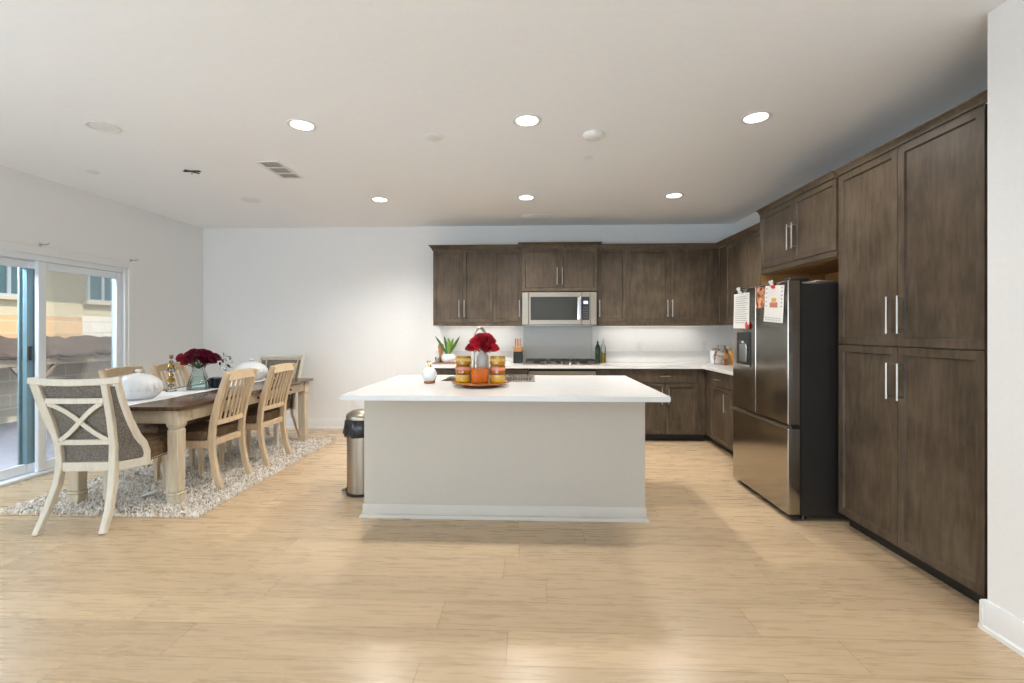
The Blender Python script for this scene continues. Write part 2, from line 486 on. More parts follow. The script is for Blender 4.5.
# ------------------------------------------------------------------ the shell
XL, XR, XS, YB, YR, HC = -4.50, 2.68, 2.03, 6.31, -3.2, 2.743
struct(B().box(XL - 0.2, XR + 0.12, YR - 0.15, YB + 0.12, -0.12, 0.0).done('floor', 'floor'))
struct(B().box(XL - 0.9, XR + 0.12, YR - 0.15, YB + 0.12, HC, HC + 0.25).done('ceiling', 'ceiling'))
struct(B().box(XL - 0.15, XR + 0.12, YB, YB + 0.12, 0, HC).done('wall_back', 'wall'))
struct(B().box(XR, XR + 0.12, 2.17, YB, 0, HC).done('wall_right', 'wall'))
struct(B().box(XS, XR + 0.12, YR, 2.17, 0, HC, 0.004).done('wall_partition', 'wall'))
DY0, DY1, DZ = 2.72, 5.10, 2.03      # patio door opening
bl = B()
bl.box(XL - 0.15, XL, YR, -0.6, 0, HC); bl.box(XL - 0.15, XL, 1.7, DY0, 0, HC); bl.box(XL - 0.15, XL, -0.6, 1.7, 0, 0.28); bl.box(XL - 0.15, XL, -0.6, 1.7, 2.32, HC); bl.box(XL - 0.15, XL, DY1, YB, 0, HC); bl.box(XL - 0.15, XL, DY0, DY1, DZ, HC)
struct(bl.done('wall_left', 'wall'))
br_ = B()
br_.box(XL - 0.15, -3.9, YR - 0.12, YR, 0, HC); br_.box(1.3, XR, YR - 0.12, YR, 0, HC)
br_.box(-3.9, 1.3, YR - 0.12, YR, 2.42, HC); br_.box(-3.9, 1.3, YR - 0.12, YR, 0, 0.25)
struct(br_.done('wall_rear', 'wall'))
wr = bpy.data.objects.new('added_window_1', None); COL.objects.link(wr); wr['kind'] = 'structure'  # glazing added out of view to light the room
wf = B()
for x in (-3.9, -2.63, -1.33, -0.03, 1.24):
    wf.box(x, x + 0.06, YR - 0.09, YR - 0.03, 0.25, 2.42)
wf.box(-3.9, 1.3, YR - 0.09, YR - 0.03, 0.25, 0.31); wf.box(-3.9, 1.3, YR - 0.09, YR - 0.03, 2.36, 2.42)
wf.done('window_frame', 'vinyl', wr)
B().box(-3.88, 1.28, YR - 0.065, YR - 0.060, 0.3, 2.37).done('window_pane', 'glass', wr)

wl = bpy.data.objects.new('added_window_2', None); COL.objects.link(wl); wl['kind'] = 'structure'  # unseen window, added to carry the side fill lamp
wf = B()
for y in (-0.6, 0.525, 1.65): wf.box(XL - 0.10, XL - 0.04, y, y + 0.05, 0.28, 2.32)
wf.box(XL - 0.10, XL - 0.04, -0.55, 1.65, 0.28, 0.33); wf.box(XL - 0.10, XL - 0.04, -0.55, 1.65, 2.27, 2.32)
wf.done('window_frame', 'vinyl', wl)
B().box(XL - 0.072, XL - 0.068, -0.57, 1.67, 0.32, 2.28).done('window_pane', 'glass', wl)

def baseboard(name, x0, x1, y0, y1, nx, ny):
    """profiled skirting from (x0,y0) to (x1,y1), facing (nx,ny)"""
    prof = [(0, 0), (0.020, 0), (0.020, 0.018), (0.013, 0.026), (0.013, 0.125), (0.006, 0.135), (0, 0.135)]
    b = B(); bm = b.bm
    A = [bm.verts.new((x0 + nx * d, y0 + ny * d, z)) for d, z in prof]
    C = [bm.verts.new((x1 + nx * d, y1 + ny * d, z)) for d, z in prof]
    for i in range(len(prof)):
        j = (i + 1) % len(prof)
        bm.faces.new((A[i], A[j], C[j], C[i]))
    bm.faces.new(A); bm.faces.new(list(reversed(C)))
    return struct(b.done(name, 'trim'))
baseboard('baseboard_back', XL, -1.26, YB, YB, 0, -1)
baseboard('baseboard_left', XL, XL, DY1 + 0.10, YB, 1, 0)
baseboard('baseboard_right', XS, XS, YR, 2.17, -1, 0)
baseboard('baseboard_rear', XS - 0.02, 2.10, 2.17, 2.17, 0, 1)

# patio sliding door
dr = bpy.data.objects.new('door_1', None); COL.objects.link(dr); dr['kind'] = 'structure'
b = B()
b.box(XL, XL + 0.018, DY1 - 0.01, DY1 + 0.085, 0, DZ + 0.075, 0.004)
b.box(XL, XL + 0.018, DY0 - 0.085, DY0 + 0.01, 0, DZ + 0.075, 0.004)
b.box(XL, XL + 0.018, DY0 + 0.01, DY1 - 0.01, DZ - 0.005, DZ + 0.075, 0.004)
b.box(XL - 0.01, XL + 0.006, DY1 - 0.05, DY1 - 0.01, 0.02, DZ - 0.005, 0.003)
b.done('casing', 'trim', dr)
b = B()
b.box(XL - 0.15, XL - 0.012, DY1 - 0.045, DY1, 0.0, DZ, 0.004)
b.box(XL - 0.15, XL - 0.012, DY0, DY0 + 0.045, 0.0, DZ, 0.004)
b.box(XL - 0.15, XL - 0.012, DY0 + 0.045, DY1 - 0.045, DZ - 0.055, DZ, 0.004)
b.box(XL - 0.16, XL + 0.012, DY0 + 0.045, DY1 - 0.045, 0.0, 0.028, 0.004)
b.done('door_frame', 'vinyl', dr)
def slider(y0, y1, x, mat_stile, name):
    p = B()
    p.box(x - 0.02, x + 0.02, y0, y0 + 0.075, 0.03, DZ - 0.057, 0.005)
    p.box(x - 0.02, x + 0.02, y1 - 0.075, y1, 0.03, DZ - 0.057, 0.005)
    p.box(x - 0.02, x + 0.02, y0 + 0.075, y1 - 0.075, 0.03, 0.115, 0.005)
    p.box(x - 0.02, x + 0.02, y0 + 0.075, y1 - 0.075, DZ - 0.127, DZ - 0.057, 0.005)
    o = p.done(name, mat_stile, dr)
    B().box(x - 0.004, x + 0.004, y0 + 0.070, y1 - 0.070, 0.11, DZ - 0.122).done('glass_pane', 'glass', o)
    return o
slider(4.158, DY1 - 0.047, XL - 0.045, 'vinyl', 'fixed_panel')
sp_ = slider(DY0 + 0.047, 4.19, XL - 0.105, 'vinyl', 'sliding_panel')
B().box(XL - 0.127, XL - 0.083, 4.112, 4.191, 0.112, DZ - 0.125, 0.003).done('sky_tint_stile', 'vinyl_sky_tint', sp_)  # stile face coloured to imitate blue sky light on white vinyl
B().box(XL - 0.0825, XL - 0.080, 4.172, 4.188, 0.12, DZ - 0.13).done('seal_strip', 'black', sp_)
hb = B(); hb.box(XL - 0.0828, XL - 0.066, 4.118, 4.142, 1.06, 1.19, 0.004)
hb.done('door_latch', 'black', sp_)
# screen door stile behind the sliding panel, in the sky-tinted colour
b = B(); b.box(XL - 0.149, XL - 0.132, 4.09, 4.17, 0.03, DZ - 0.06, 0.003); b.done('screen_stile', 'vinyl_sky_tint', dr)
B().box(XL - 0.149, XL - 0.07, DY1 - 0.0475, DY1 - 0.0455, 0.03, DZ - 0.06).done('jamb_sky_tint', 'vinyl_sky_tint', dr)  # thin skin on the jamb carrying the painted sky tint

for (y, lab) in ((4.15, 'small grey curtain rod bracket on wall above the middle of the patio door'), (5.13, 'small grey curtain rod bracket on wall above right corner of the patio door')):
    t = thing('curtain_bracket', lab, 'bracket', (XL, y, 2.115), 0, 'curtain rod brackets')
    B().box(0.0005, 0.006, -0.012, 0.012, -0.025, 0.025, 0.002).done('wall_plate', 'nickel', t)
    B().tube([(0.005, 0, 0.01), (0.07, 0, 0.01), (0.08, 0, 0.014), (0.085, 0, 0.024)], 0.005, 8).done('arm', 'nickel', t)

# ------------------------------------------------------------------ outside
struct(B().box(-14.0, XL - 0.16, -2.0, 16.0, -0.16, -0.03).done('ground_patio', 'patio'))
bw = thing('block_wall', 'grey block garden wall with brown and cream top courses across the patio', 'wall', (-7.85, 0, -0.03))
B().box(-0.10, 0.10, 0, 15, 0, 1.20, 0.004).done('wall_body', 'block_grey', bw)
B().box(-0.09, 0.09, 0, 7.87, 1.20, 1.60, 0.004).done('brown_course', 'block_orange', bw)
B().box(-0.09, 0.09, 7.87, 15, 1.20, 1.62, 0.004).done('cream_course', 'block_cream', bw)
nh = thing('neighbour_house', 'tan stucco house with white framed windows beyond the garden wall', 'house', (-10.0, 0, -0.1))
B().box(-0.3, 0, 3.0, 16.0, 0, 3.4).done('house_wall', 'stucco', nh)
B().prism([(-0.3, 3.42), (0.90, 3.36), (0.90, 3.22), (-0.3, 3.22)], 'y', 2.6, 16.4).done('eave', 'roof', nh)
for (y0, y1) in ((7.7, 8.86), (10.22, 11.5)):
    f = B()
    f.box(0.0, 0.05, y0, y0 + 0.05, 2.10, 2.78); f.box(0.0, 0.05, y1 - 0.05, y1, 2.10, 2.78)
    f.box(0.0, 0.05, y0 + 0.05, y1 - 0.05, 2.10, 2.15); f.box(0.0, 0.05, y0 + 0.05, y1 - 0.05, 2.73, 2.78)
    ym = y0 + 0.92 if y0 < 9 else y0 + 0.38
    f.box(0.0, 0.045, ym - 0.03, ym + 0.03, 2.15, 2.73)
    fo = f.done('window', 'vinyl', nh)
    B().box(0.005, 0.015, y0 + 0.05, y1 - 0.05, 2.15, 2.73).done('pane', 'sky_glass', fo)
    B().box(0.0, 0.10, y0 - 0.08, y1 + 0.08, 2.03, 2.10, 0.005).done('sill', 'sill', nh)
pg = thing('tarp_shelter', 'low timber shelter under a crumpled brown tarp against the garden wall', 'shelter', (-7.45, 0, -0.03))
b = B(); bm = b.bm
ny, nx_ = 70, 10
grid = []
for i in range(ny + 1):
    y = 3.5 + i * 8.5 / ny
    row = []
    for j in range(nx_ + 1):
        s = j / nx_
        x = -0.26 + 0.62 * s
        z = 1.25 - 0.16 * s + 0.02 * math.sin(y * 9 + s * 4) + 0.02 * math.sin(y * 23 + 1.3 + s * 7)
        if s > 0.8: z -= (s - 0.8) * 0.55
        row.append(bm.verts.new((x, y, z)))
    grid.append(row)
for i in range(ny):
    for j in range(nx_):
        bm.faces.new((grid[i][j], grid[i + 1][j], grid[i + 1][j + 1], grid[i][j + 1]))
to = b.done('tarp', 'tarp', pg)
sm = to.modifiers.new('thick', 'SOLIDIFY'); sm.thickness = 0.02
B().box(0.22, 0.30, 3.5, 12, 0.86, 0.97, 0.004).done('beam', 'post_grey', pg)
for y in (5.1, 6.55, 8.35, 9.9):
    B().box(0.22, 0.30, y - 0.045, y + 0.045, 0, 0.86, 0.004).done('post', 'post_grey', pg)
    b = B(); b.sweep([(0.26, y, 0.5), (0.26, y + 0.30, 0.86)], (1, 0, 0), 0.05, 0.05); b.sweep([(0.26, y, 0.5), (0.26, y - 0.30, 0.86)], (1, 0, 0), 0.05, 0.05)
    b.done('brace', 'post_grey', pg)

# ------------------------------------------------------------------ ceiling fittings
def disc_ring(b, r0, r1, z0, z1, seg=28):
    b.lathe([(r0, z0), (r1 - 0.004, z0), (r1, z0 + 0.003), (r1, z1), (r0, z1), (r0, z0)], seg=seg); return b
lit = [(-1.563, 3.166, 'lit recessed downlight above the left end of the island, near row'), (-0.02, 3.156, 'lit recessed downlight above the island flowers, near row'),
       (1.495, 3.17, 'lit recessed downlight in front of the tall pantry cabinet, near row'), (-1.611, 4.992, 'lit recessed downlight left of the wall cabinets, far row'),
       (-0.042, 4.977, 'lit recessed downlight in front of the microwave, far row'), (1.501, 4.962, 'lit recessed downlight nearest the kitchen corner, far row')]
proto = None
def make_downlight(on):
    t = thing('recessed_downlight', '', 'ceiling light', (0, 0, HC))
    b = B(); b.lathe([(0.072, -0.002), (0.078, -0.006), (0.096, -0.005), (0.100, 0.0), (0.072, 0.0)], seg=32)
    b.done('trim_ring', 'white_plastic', t)
    B().lathe([(0.0, -0.003), (0.072, -0.003), (0.072, -0.0005), (0, -0.0005)], seg=32).done('lens', 'lamp' if on else 'white_plastic', t)
    return t
for i, (x, y, lab) in enumerate(lit):
    if proto is None: proto = make_downlight(True); t = proto
    else: t = copy_tree(proto)
    t.location = (x, y, HC); tag(t, lab, 'ceiling light', 'lit kitchen downlights')
for (x, y, lab) in lit:
    d = bpy.data.lights.new('downlight_lamp', 'SPOT'); d.energy = 60 if y < 4 else 170; d.spot_size = R(165 if y < 4 else 140); d.spot_blend = 0.9; d.shadow_soft_size = 0.075; d.color = (1.0, 0.96, 0.90)
    o = bpy.data.objects.new('downlight_lamp', d); o.location = (x, y, HC - 0.012); COL.objects.link(o)
off = make_downlight(False); off.location = (-2.955, 3.145, HC)
tag(off, 'unlit recessed downlight above the near end of the dining table', 'ceiling light', 'unlit dining downlights')
o2 = copy_tree(off); o2.location = (-3.007, 4.958, HC); tag(o2, 'unlit recessed downlight above the far end of the dining table', 'ceiling light', 'unlit dining downlights')
def dome(name, label, cat, x, y, r, h, mat='white_plastic', grp=None):
    t = thing(name, label, cat, (x, y, HC), 0, grp)
    B().lathe([(0, -h), (r * 0.55, -h), (r * 0.85, -h * 0.8), (r, -h * 0.35), (r, 0), (0, 0)], seg=28).done('cover', mat, t)
    B().lathe([(r * 0.2, -h - 0.0015), (r * 0.26, -h - 0.0015), (r * 0.26, -h), (r * 0.2, -h)], seg=16).done('test_button', 'white_plastic', t)
    return t
dome('smoke_detector', 'white round smoke detector on the ceiling right of the middle downlight', 'smoke detector', 0.452, 3.391, 0.07, 0.035)
dome('ceiling_cover', 'flat white round cover plate on ceiling left of the middle downlight', 'cover plate', -0.699, 3.399, 0.065, 0.012)
dome('fire_sprinkler', 'small white sprinkler cap on ceiling behind the smoke detector', 'sprinkler cap', 0.471, 3.838, 0.04, 0.008)
dome('fire_sprinkler', 'white round sprinkler cap on ceiling by the left wall', 'sprinkler cap', -3.89, 4.031, 0.055, 0.008)
t = thing('pendant_bracket', 'dark cross shaped mounting bracket left bare on ceiling above the dining table', 'bracket', (-2.983, 4.039, HC))
b = B(); b.box(-0.075, 0.075, -0.012, 0.012, -0.006, -0.0005); b.done('cross_bar', 'grate', t)
b = B(); b.sweep([(-0.03, -0.05, -0.007), (0.03, 0.05, -0.007)], (0, 0, 1), 0.004, 0.02); b.done('strap', 'grate', t)
B().tube([(0, 0, -0.008), (0, 0, -0.028)], 0.008, 8).done('bolt', 'nickel', t)
def vent(label, x, y, w, d, n, axis):
    t = thing('ceiling_vent', label, 'vent', (x, y, HC))
    b = B()
    f = 0.02
    b.box(-w / 2, w / 2, -d / 2, -d / 2 + f, -0.008, -0.0005, 0.002); b.box(-w / 2, w / 2, d / 2 - f, d / 2, -0.008, -0.0005, 0.002)
    b.box(-w / 2, -w / 2 + f, -d / 2 + f, d / 2 - f, -0.008, -0.0005, 0.002); b.box(w / 2 - f, w / 2, -d / 2 + f, d / 2 - f, -0.008, -0.0005, 0.002)
    b.done('frame', 'white_plastic', t)
    B().box(-w / 2 + f, w / 2 - f, -d / 2 + f, d / 2 - f, -0.002, -0.0005).done('duct', 'grate', t)
    for k in range(n):
        s = B()
        if axis == 'x':
            yy = -d / 2 + f + (k + 0.5) * (d - 2 * f) / n
            s.prism([(yy - 0.012, -0.0025), (yy + 0.006, -0.009), (yy + 0.009, -0.008), (yy - 0.009, -0.0025)], 'x', -w / 2 + f, w / 2 - f)
        else:
            xx = -w / 2 + f + (k + 0.5) * (w - 2 * f) / n
            s.prism([(xx - 0.012, -0.0025), (xx + 0.006, -0.009), (xx + 0.009, -0.008), (xx - 0.009, -0.0025)], 'y', -d / 2 + f, d / 2 - f)
        s.done('louvre', 'white_plastic', t)
    for q in (1, 2):
        s = B()
        if axis == 'x': s.box(-w / 2 + w * q / 3 - 0.008, -w / 2 + w * q / 3 + 0.008, -d / 2 + f, d / 2 - f, -0.010, -0.003)
        else: s.box(-w / 2 + f, w / 2 - f, -d / 2 + d * q / 3 - 0.008, -d / 2 + d * q / 3 + 0.008, -0.010, -0.003)
        s.done('divider', 'white_plastic', t)
    return t
vent('white slatted ceiling vent between the dining table and the island', -2.19, 4.04, 0.20, 0.44, 6, 'y')
vent('slim slatted vent in ceiling near the wall above the microwave', 0.074, 5.78, 0.36, 0.14, 3, 'x')

def outlet(label, loc, rotz):
    t = thing('wall_outlet', label, 'outlet', loc, rotz, 'wall outlets')
    B().box(-0.036, 0.036, -0.006, -0.0006, -0.058, 0.058, 0.002).done('cover_plate', 'white_plastic', t)
    for z in (-0.022, 0.022):
        s = B().box(-0.016, 0.016, -0.008, -0.006, z - 0.014, z + 0.014, 0.001).done('socket', 'trim', t)
        B().box(-0.007, -0.004, -0.0086, -0.008, z - 0.004, z + 0.006).done('slot', 'ink', s)
        B().box(0.004, 0.007, -0.0086, -0.008, z - 0.004, z + 0.006).done('slot', 'ink', s)
outlet('white outlet on the splashback above the right counter, beside the oil bottles', (1.45, YB, 1.13), 0)
outlet('white outlet on the splashback in the kitchen corner', (2.30, YB, 1.13), 0)
outlet('white outlet low on the bare wall above the trash can', (-2.40, YB, 0.35), 0)

# ------------------------------------------------------------------ cabinets (local: x along the front, front at y = 0 facing -y)
def handle(parent, x, z0, z1, yf, vertical=True):
    b = B()
    r = 0.0058; o = 0.034
    if vertical:
        b.tube([(x, yf - o, z0), (x, yf - o, z1)], r, 10)
        for z in (z0 + 0.018, z1 - 0.018): b.tube([(x, yf - 0.0003, z), (x, yf - o, z)], r * 0.85, 8)
    else:
        b.tube([(x - (z1 - z0) / 2, yf - o, z0), (x + (z1 - z0) / 2, yf - o, z0)], r, 10)
        for q in (-1, 1): b.tube([(x + q * ((z1 - z0) / 2 - 0.018), yf - 0.0003, z0), (x + q * ((z1 - z0) / 2 - 0.018), yf - o, z0)], r * 0.85, 8)
    return b.done('handle', 'nickel', parent)
def crown(w, z0, z1, depth, out=0.05, ends=(True, True)):
    b = B(); bm = b.bm
    prof = [(0.0, z0), (-0.012, z0), (-0.012, z0 + 0.012), (-out + 0.006, z1 - 0.009), (-out, z1 - 0.006), (-out, z1), (0.0, z1)]
    # mitred sweep: left return, front, right return
    def ring(pos, k):
        out_ = []
        for d, z in prof:
            if pos == 'L0': p = (d if ends[0] else 0, depth, z)
            elif pos == 'L1': p = (d if ends[0] else 0, d, z)
            elif pos == 'R1': p = (w - (d if ends[1] else 0), d, z)
            else: p = (w - (d if ends[1] else 0), depth, z)
            out_.append(bm.verts.new(p))
        return out_
    seq = (['L0'] if ends[0] else []) + ['L1', 'R1'] + (['R0'] if ends[1] else [])
    rs = [ring(s, 0) for s in seq]
    for a, c in zip(rs, rs[1:]):
        for i in range(len(prof)):
            j = (i + 1) % len(prof)
            bm.faces.new((a[i], a[j], c[j], c[i]))
    bm.faces.new(rs[0]); bm.faces.new(list(reversed(rs[-1])))
    return b
DT = 0.02
def wall_cabinet(label, loc, rotz, w, depth, z0, z1, doors, crown_to=2.42, rail=0.042, ends=(False, False), hz=None, cout=0.05):
    """doors: list of (x0, x1, handle x or None)"""
    t = thing('wall_cabinet', label, 'cabinet', loc, rotz, 'dark wall cabinets')
    b = B(); b.box(0.001, w - 0.001, DT + 0.001, depth - 0.002, z0, z1, 0.001)
    b.done('body', 'cab', t)
    if rail:
        B().box(0.001, w - 0.001, 0.004, DT + 0.0005, z0, z0 + rail - 0.003, 0.002).done('light_rail', 'cab', t)
    if crown_to:
        crown(w, z1 - 0.0065, crown_to, depth - 0.003, cout, ends).done('crown_molding', 'cab', t)
    for (x0, x1, hx) in doors:
        d = B().shaker(x0 + 0.002, x1 - 0.002, z0 + rail, z1 - 0.006, 0.0, DT).done('door', 'cab', t)
        if hx is not None:
            a, c = hz if hz else (z0 + rail + 0.065, z0 + rail + 0.28)
            handle(d, hx, a, c, 0.0)
    return t
FY = 5.96; UD = YB - FY
wall_cabinet('two-door dark wall cabinet at the free left end of the run, above the potted plant', (-1.238, FY, 0), 0, 0.762, UD, 1.40, 2.365,
             [(0, 0.381, 0.338), (0.381, 0.762, 0.404)], ends=(True, False))
wall_cabinet('single-door dark wall cabinet just left of the microwave', (-0.476, FY, 0), 0, 0.372, UD, 1.40, 2.365, [(0, 0.372, 0.342)])
wall_cabinet('short two-door dark wall cabinet directly above the microwave', (-0.102, FY - 0.07, 0), 0, 0.944, UD + 0.07, 1.825, 2.37,
             [(0, 0.472, 0.44), (0.472, 0.944, 0.504)], crown_to=2.432, rail=0.004, ends=(True, True), hz=(1.905, 2.12))
wall_cabinet('single-door dark wall cabinet just right of the microwave', (0.844, FY, 0), 0, 0.366, UD, 1.40, 2.365, [(0.012, 0.366, 0.03)])
wall_cabinet('wide two-door dark wall cabinet nearest the corner on the back wall', (1.21, FY, 0), 0, 1.161, UD, 1.40, 2.365,
             [(0, 0.533, 0.508), (0.533, 1.075, 0.567)])
RXU = 2.35
wall_cabinet('two-door dark wall cabinet on the right wall, next to the corner', (RXU, FY + 0.02, 0), -PI / 2, 1.155, XR - RXU, 1.40, 2.365,
             [(0.235, 0.735, 0.695), (0.735, 1.155, 0.775)])
wall_cabinet('single-door dark wall cabinet on the right wall, squeezed beside the refrigerator', (RXU, FY - 1.14, 0), -PI / 2, 0.44, XR - RXU, 1.40, 2.365, [(0, 0.44, 0.40)])
fcab = wall_cabinet('two-door dark wall cabinet bridging the space above the refrigerator', (2.10, 4.36, 0), -PI / 2, 1.055, XR - 2.10, 1.845, 2.392,
             [(0, 0.525, 0.49), (0.525, 1.052, 0.56)], crown_to=2.43, rail=0.045, ends=(True, False), hz=(1.985, 2.19), cout=0.032)
# raw maple lining seen under the cabinet over the refrigerator, and the end panel
B().box(-0.022, -0.003, 0.0, XR - 2.10 - 0.002, 0, 2.388, 0.001).done('end_panel', 'cab', fcab)
B().box(-0.0028, -0.0008, 0.004, XR - 2.10 - 0.004, 0.02, 1.84).done('maple_lining', 'maple', fcab)
B().box(-0.002, 1.052, 0.03, XR - 2.10 - 0.004, 1.841, 1.8445).done('maple_underside', 'maple', fcab)
B().box(-0.0006, 1.052, XR - 2.10 - 0.012, XR - 2.10 - 0.004, 0.9, 1.8405).done('maple_back', 'maple', fcab)

t = thing('pantry_cabinet', 'tall dark four-door pantry cabinet between refrigerator and white wall end', 'cabinet', (2.11, 3.302, 0), -PI / 2)
PWD = 1.130
B().box(0.0, PWD, DT + 0.001, XR - 2.11 - 0.002, 0.09, 2.390, 0.001).done('body', 'cab', t)
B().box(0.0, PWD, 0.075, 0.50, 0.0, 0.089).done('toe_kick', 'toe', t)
crown(PWD, 2.3865, 2.43, XR - 2.11 - 0.003, 0.032, (False, False)).done('crown_molding', 'cab', t)
for (x0, x1, hx) in ((0.0, 0.519, 0.478), (0.519, 1.038, 0.560)):
    d = B().shaker(x0 + 0.002, x1 - 0.002, 0.092, 1.236, 0.0, DT, 0.062).done('door', 'cab', t); handle(d, hx, 0.935, 1.145, 0.0)
    d = B().shaker(x0 + 0.002, x1 - 0.002, 1.243, 2.386, 0.0, DT, 0.062).done('door', 'cab', t); handle(d, hx, 1.315, 1.53, 0.0)

def base_cabinet(label, loc, rotz, w, depth, doors, drawers):
    t = thing('base_cabinet', label, 'cabinet', loc, rotz, 'dark base cabinets')
    B().box(0.001, w - 0.001, DT + 0.001, depth - 0.004, 0.09, 0.878, 0.001).done('body', 'cab', t)
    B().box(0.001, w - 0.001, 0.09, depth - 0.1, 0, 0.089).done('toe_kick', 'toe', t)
    for (x0, x1, hx) in doors:
        d = B().shaker(x0 + 0.002, x1 - 0.002, 0.095, 0.705, 0.0, DT).done('door', 'cab', t); handle(d, hx, 0.455, 0.66, 0.0)
    for (x0, x1) in drawers:
        d = B().box(x0 + 0.002, x1 - 0.002, 0.0, DT, 0.711, 0.862, 0.0025).done('drawer', 'cab', t)
        handle(d, (x0 + x1) / 2, 0.79, 0.79 + 0.12, 0.0, False)
    return t
BY = 5.69; BD = YB - BY
base_cabinet('dark base cabinet under the potted plant at the left end of the counter', (-1.235, BY, 0), 0, 0.80, BD, [(0, 0.40, 0.36), (0.40, 0.80, 0.44)], [(0, 0.80)])
base_cabinet('dark base cabinet under the knife block', (-0.434, BY, 0), 0, 0.415, BD, [(0, 0.415, 0.375)], [(0, 0.415)])
base_cabinet('narrow dark base cabinet right of the oven, under the oil bottles', (0.80, BY, 0), 0, 0.422, BD, [(0, 0.422, 0.04)], [(0, 0.422)])
base_cabinet('two-door dark base cabinet with one wide drawer, right of the island corner', (1.223, BY, 0), 0, 0.881, BD, [(0, 0.39, 0.35), (0.39, 0.78, 0.43)], [(0, 0.78)])
base_cabinet('dark base cabinet on the right wall, next to the corner', (2.085, BY + 0.02, 0), -PI / 2, 0.692, XR - 2.085, [(0.18, 0.69, 0.64)], [(0.18, 0.69)])
base_cabinet('dark base cabinet on the right wall, hidden beside the refrigerator', (2.085, BY - 0.674, 0), -PI / 2, 0.632, XR - 2.085, [(0, 0.632, 0.58)], [(0, 0.632)])

# oven under the cooktop
t = thing('oven', 'stainless steel built-in oven under the gas cooktop', 'oven', (-0.016, BY, 0))
B().box(0, 0.812, DT, BD - 0.01, 0.09, 0.878).done('body', 'toe', t)
B().box(0.002, 0.810, 0.0, DT - 0.001, 0.72, 0.845, 0.003).done('control_panel', 'steel', t)
d = B().box(0.002, 0.810, 0.0, DT - 0.001, 0.14, 0.712, 0.003).done('door', 'steel', t)
B().box(0.12, 0.69, -0.002, 0.0, 0.25, 0.58).done('window', 'dark_glass', d)
b = B(); b.tube([(0.06, -0.045, 0.66), (0.752, -0.045, 0.66)], 0.011, 10)
for x in (0.09, 0.722): b.tube([(x, 0, 0.66), (x, -0.045, 0.66)], 0.008, 8)
b.done('handle', 'steel', d)
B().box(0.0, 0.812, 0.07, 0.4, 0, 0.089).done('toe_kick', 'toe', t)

# worktop
t = thing('countertop', 'white quartz countertop running along the back wall and round the corner', 'countertop', (0, 0, 0))
b = B(); b.prism([(-1.27, BY - 0.03), (2.055, BY - 0.03), (2.055, 4.39), (XR - 0.002, 4.39), (XR - 0.002, YB - 0.002), (-1.27, YB - 0.002)], 'z', 0.8795, 0.915)
b.done('slab', 'quartz', t)
b = B(); b.box(-1.27, -0.10, YB - 0.022, YB - 0.002, 0.9152, 1.06, 0.002); b.box(0.834, XR - 0.022, YB - 0.022, YB - 0.002, 0.9152, 1.06, 0.002)
b.box(XR - 0.022, XR - 0.002, 4.39, YB - 0.002, 0.9152, 1.06, 0.002)
b.done('upstand', 'quartz', t)
tag(B().box(-0.096, 0.830, YB - 0.008, YB - 0.001, 0.9155, 1.396, 0.001).done('splash_panel', 'steel_panel'), 'brushed steel splash panel on wall between cooktop and microwave', 'panel')

# cooktop
t = thing('cooktop', 'black gas cooktop with steel knobs set in the back counter', 'cooktop', (-0.085, 5.76, 0.9155))
CW = 0.945
B().box(0, CW, 0, 0.48, 0, 0.012, 0.003).done('tray', 'steel', t)
for k in range(3):
    b = B(); x0 = 0.03 + k * 0.30; x1 = x0 + 0.285
    for (a0, a1, c0, c1) in ((x0, x1, 0.10, 0.115), (x0, x1, 0.445, 0.46), (x0, x0 + 0.015, 0.115, 0.445), (x1 - 0.015, x1, 0.115, 0.445), (x0 + 0.015, x1 - 0.015, 0.27, 0.285), ((x0 + x1) / 2 - 0.007, (x0 + x1) / 2 + 0.007, 0.115, 0.27), ((x0 + x1) / 2 - 0.007, (x0 + x1) / 2 + 0.007, 0.285, 0.445)):
        b.box(a0, a1, c0, c1, 0.036, 0.050, 0.002)
    for xx in (x0 + 0.004, x1 - 0.012):
        for yy in (0.104, 0.45): b.box(xx, xx + 0.008, yy, yy + 0.008, 0.012, 0.037)
    b.done('grate', 'grate', t)
    for yy in (0.20, 0.37):
        B().lathe([(0, 0.012), (0.045, 0.012), (0.045, 0.022), (0.035, 0.03), (0, 0.03)], c=((x0 + x1) / 2, yy, 0), seg=20).done('burner', 'grate', t)
for k in range(5):
    x = 0.28 + k * 0.10
    b = B(); b.lathe([(0, 0.012), (0.020, 0.012), (0.018, 0.036), (0.015, 0.038), (0, 0.038)], c=(x, 0.05, 0), seg=16); b.done('knob', 'steel', t)

# microwave
t = thing('microwave', 'stainless steel over-the-range microwave with dark window below the short cabinet', 'microwave', (-0.100, 5.885, 1.405))
MW, MH = 0.930, 0.414
B().box(0, MW, 0.03, YB - 5.885 - 0.003, 0, MH, 0.003).done('body', 'fridge_side', t)
B().box(0.0, 0.082, 0.0, 0.0295, 0.004, MH - 0.002, 0.003).done('side_trim', 'steel', t)
B().box(0.850, MW, 0.0, 0.0295, 0.004, MH - 0.002, 0.003).done('side_trim', 'steel', t)
d = B().box(0.084, 0.742, -0.006, 0.0295, 0.004, MH - 0.002, 0.004).done('door', 'steel', t)
B().box(0.108, 0.735, -0.0085, -0.0062, 0.062, 0.352, 0.001).done('window', 'black', d)
B().box(0.135, 0.655, -0.0095, -0.0086, 0.075, 0.312).done('glass_pane', 'dark_glass', d)
b = B(); b.box(0.686, 0.732, -0.050, -0.030, 0.065, 0.345, 0.006, 2); b.box(0.70, 0.72, -0.031, -0.0087, 0.085, 0.11); b.box(0.70, 0.72, -0.031, -0.0087, 0.30, 0.325)
b.done('handle', 'chrome', d)
cp = B().box(0.744, 0.848, -0.004, 0.0295, 0.004, MH - 0.002, 0.003).done('control_column', 'steel', t)
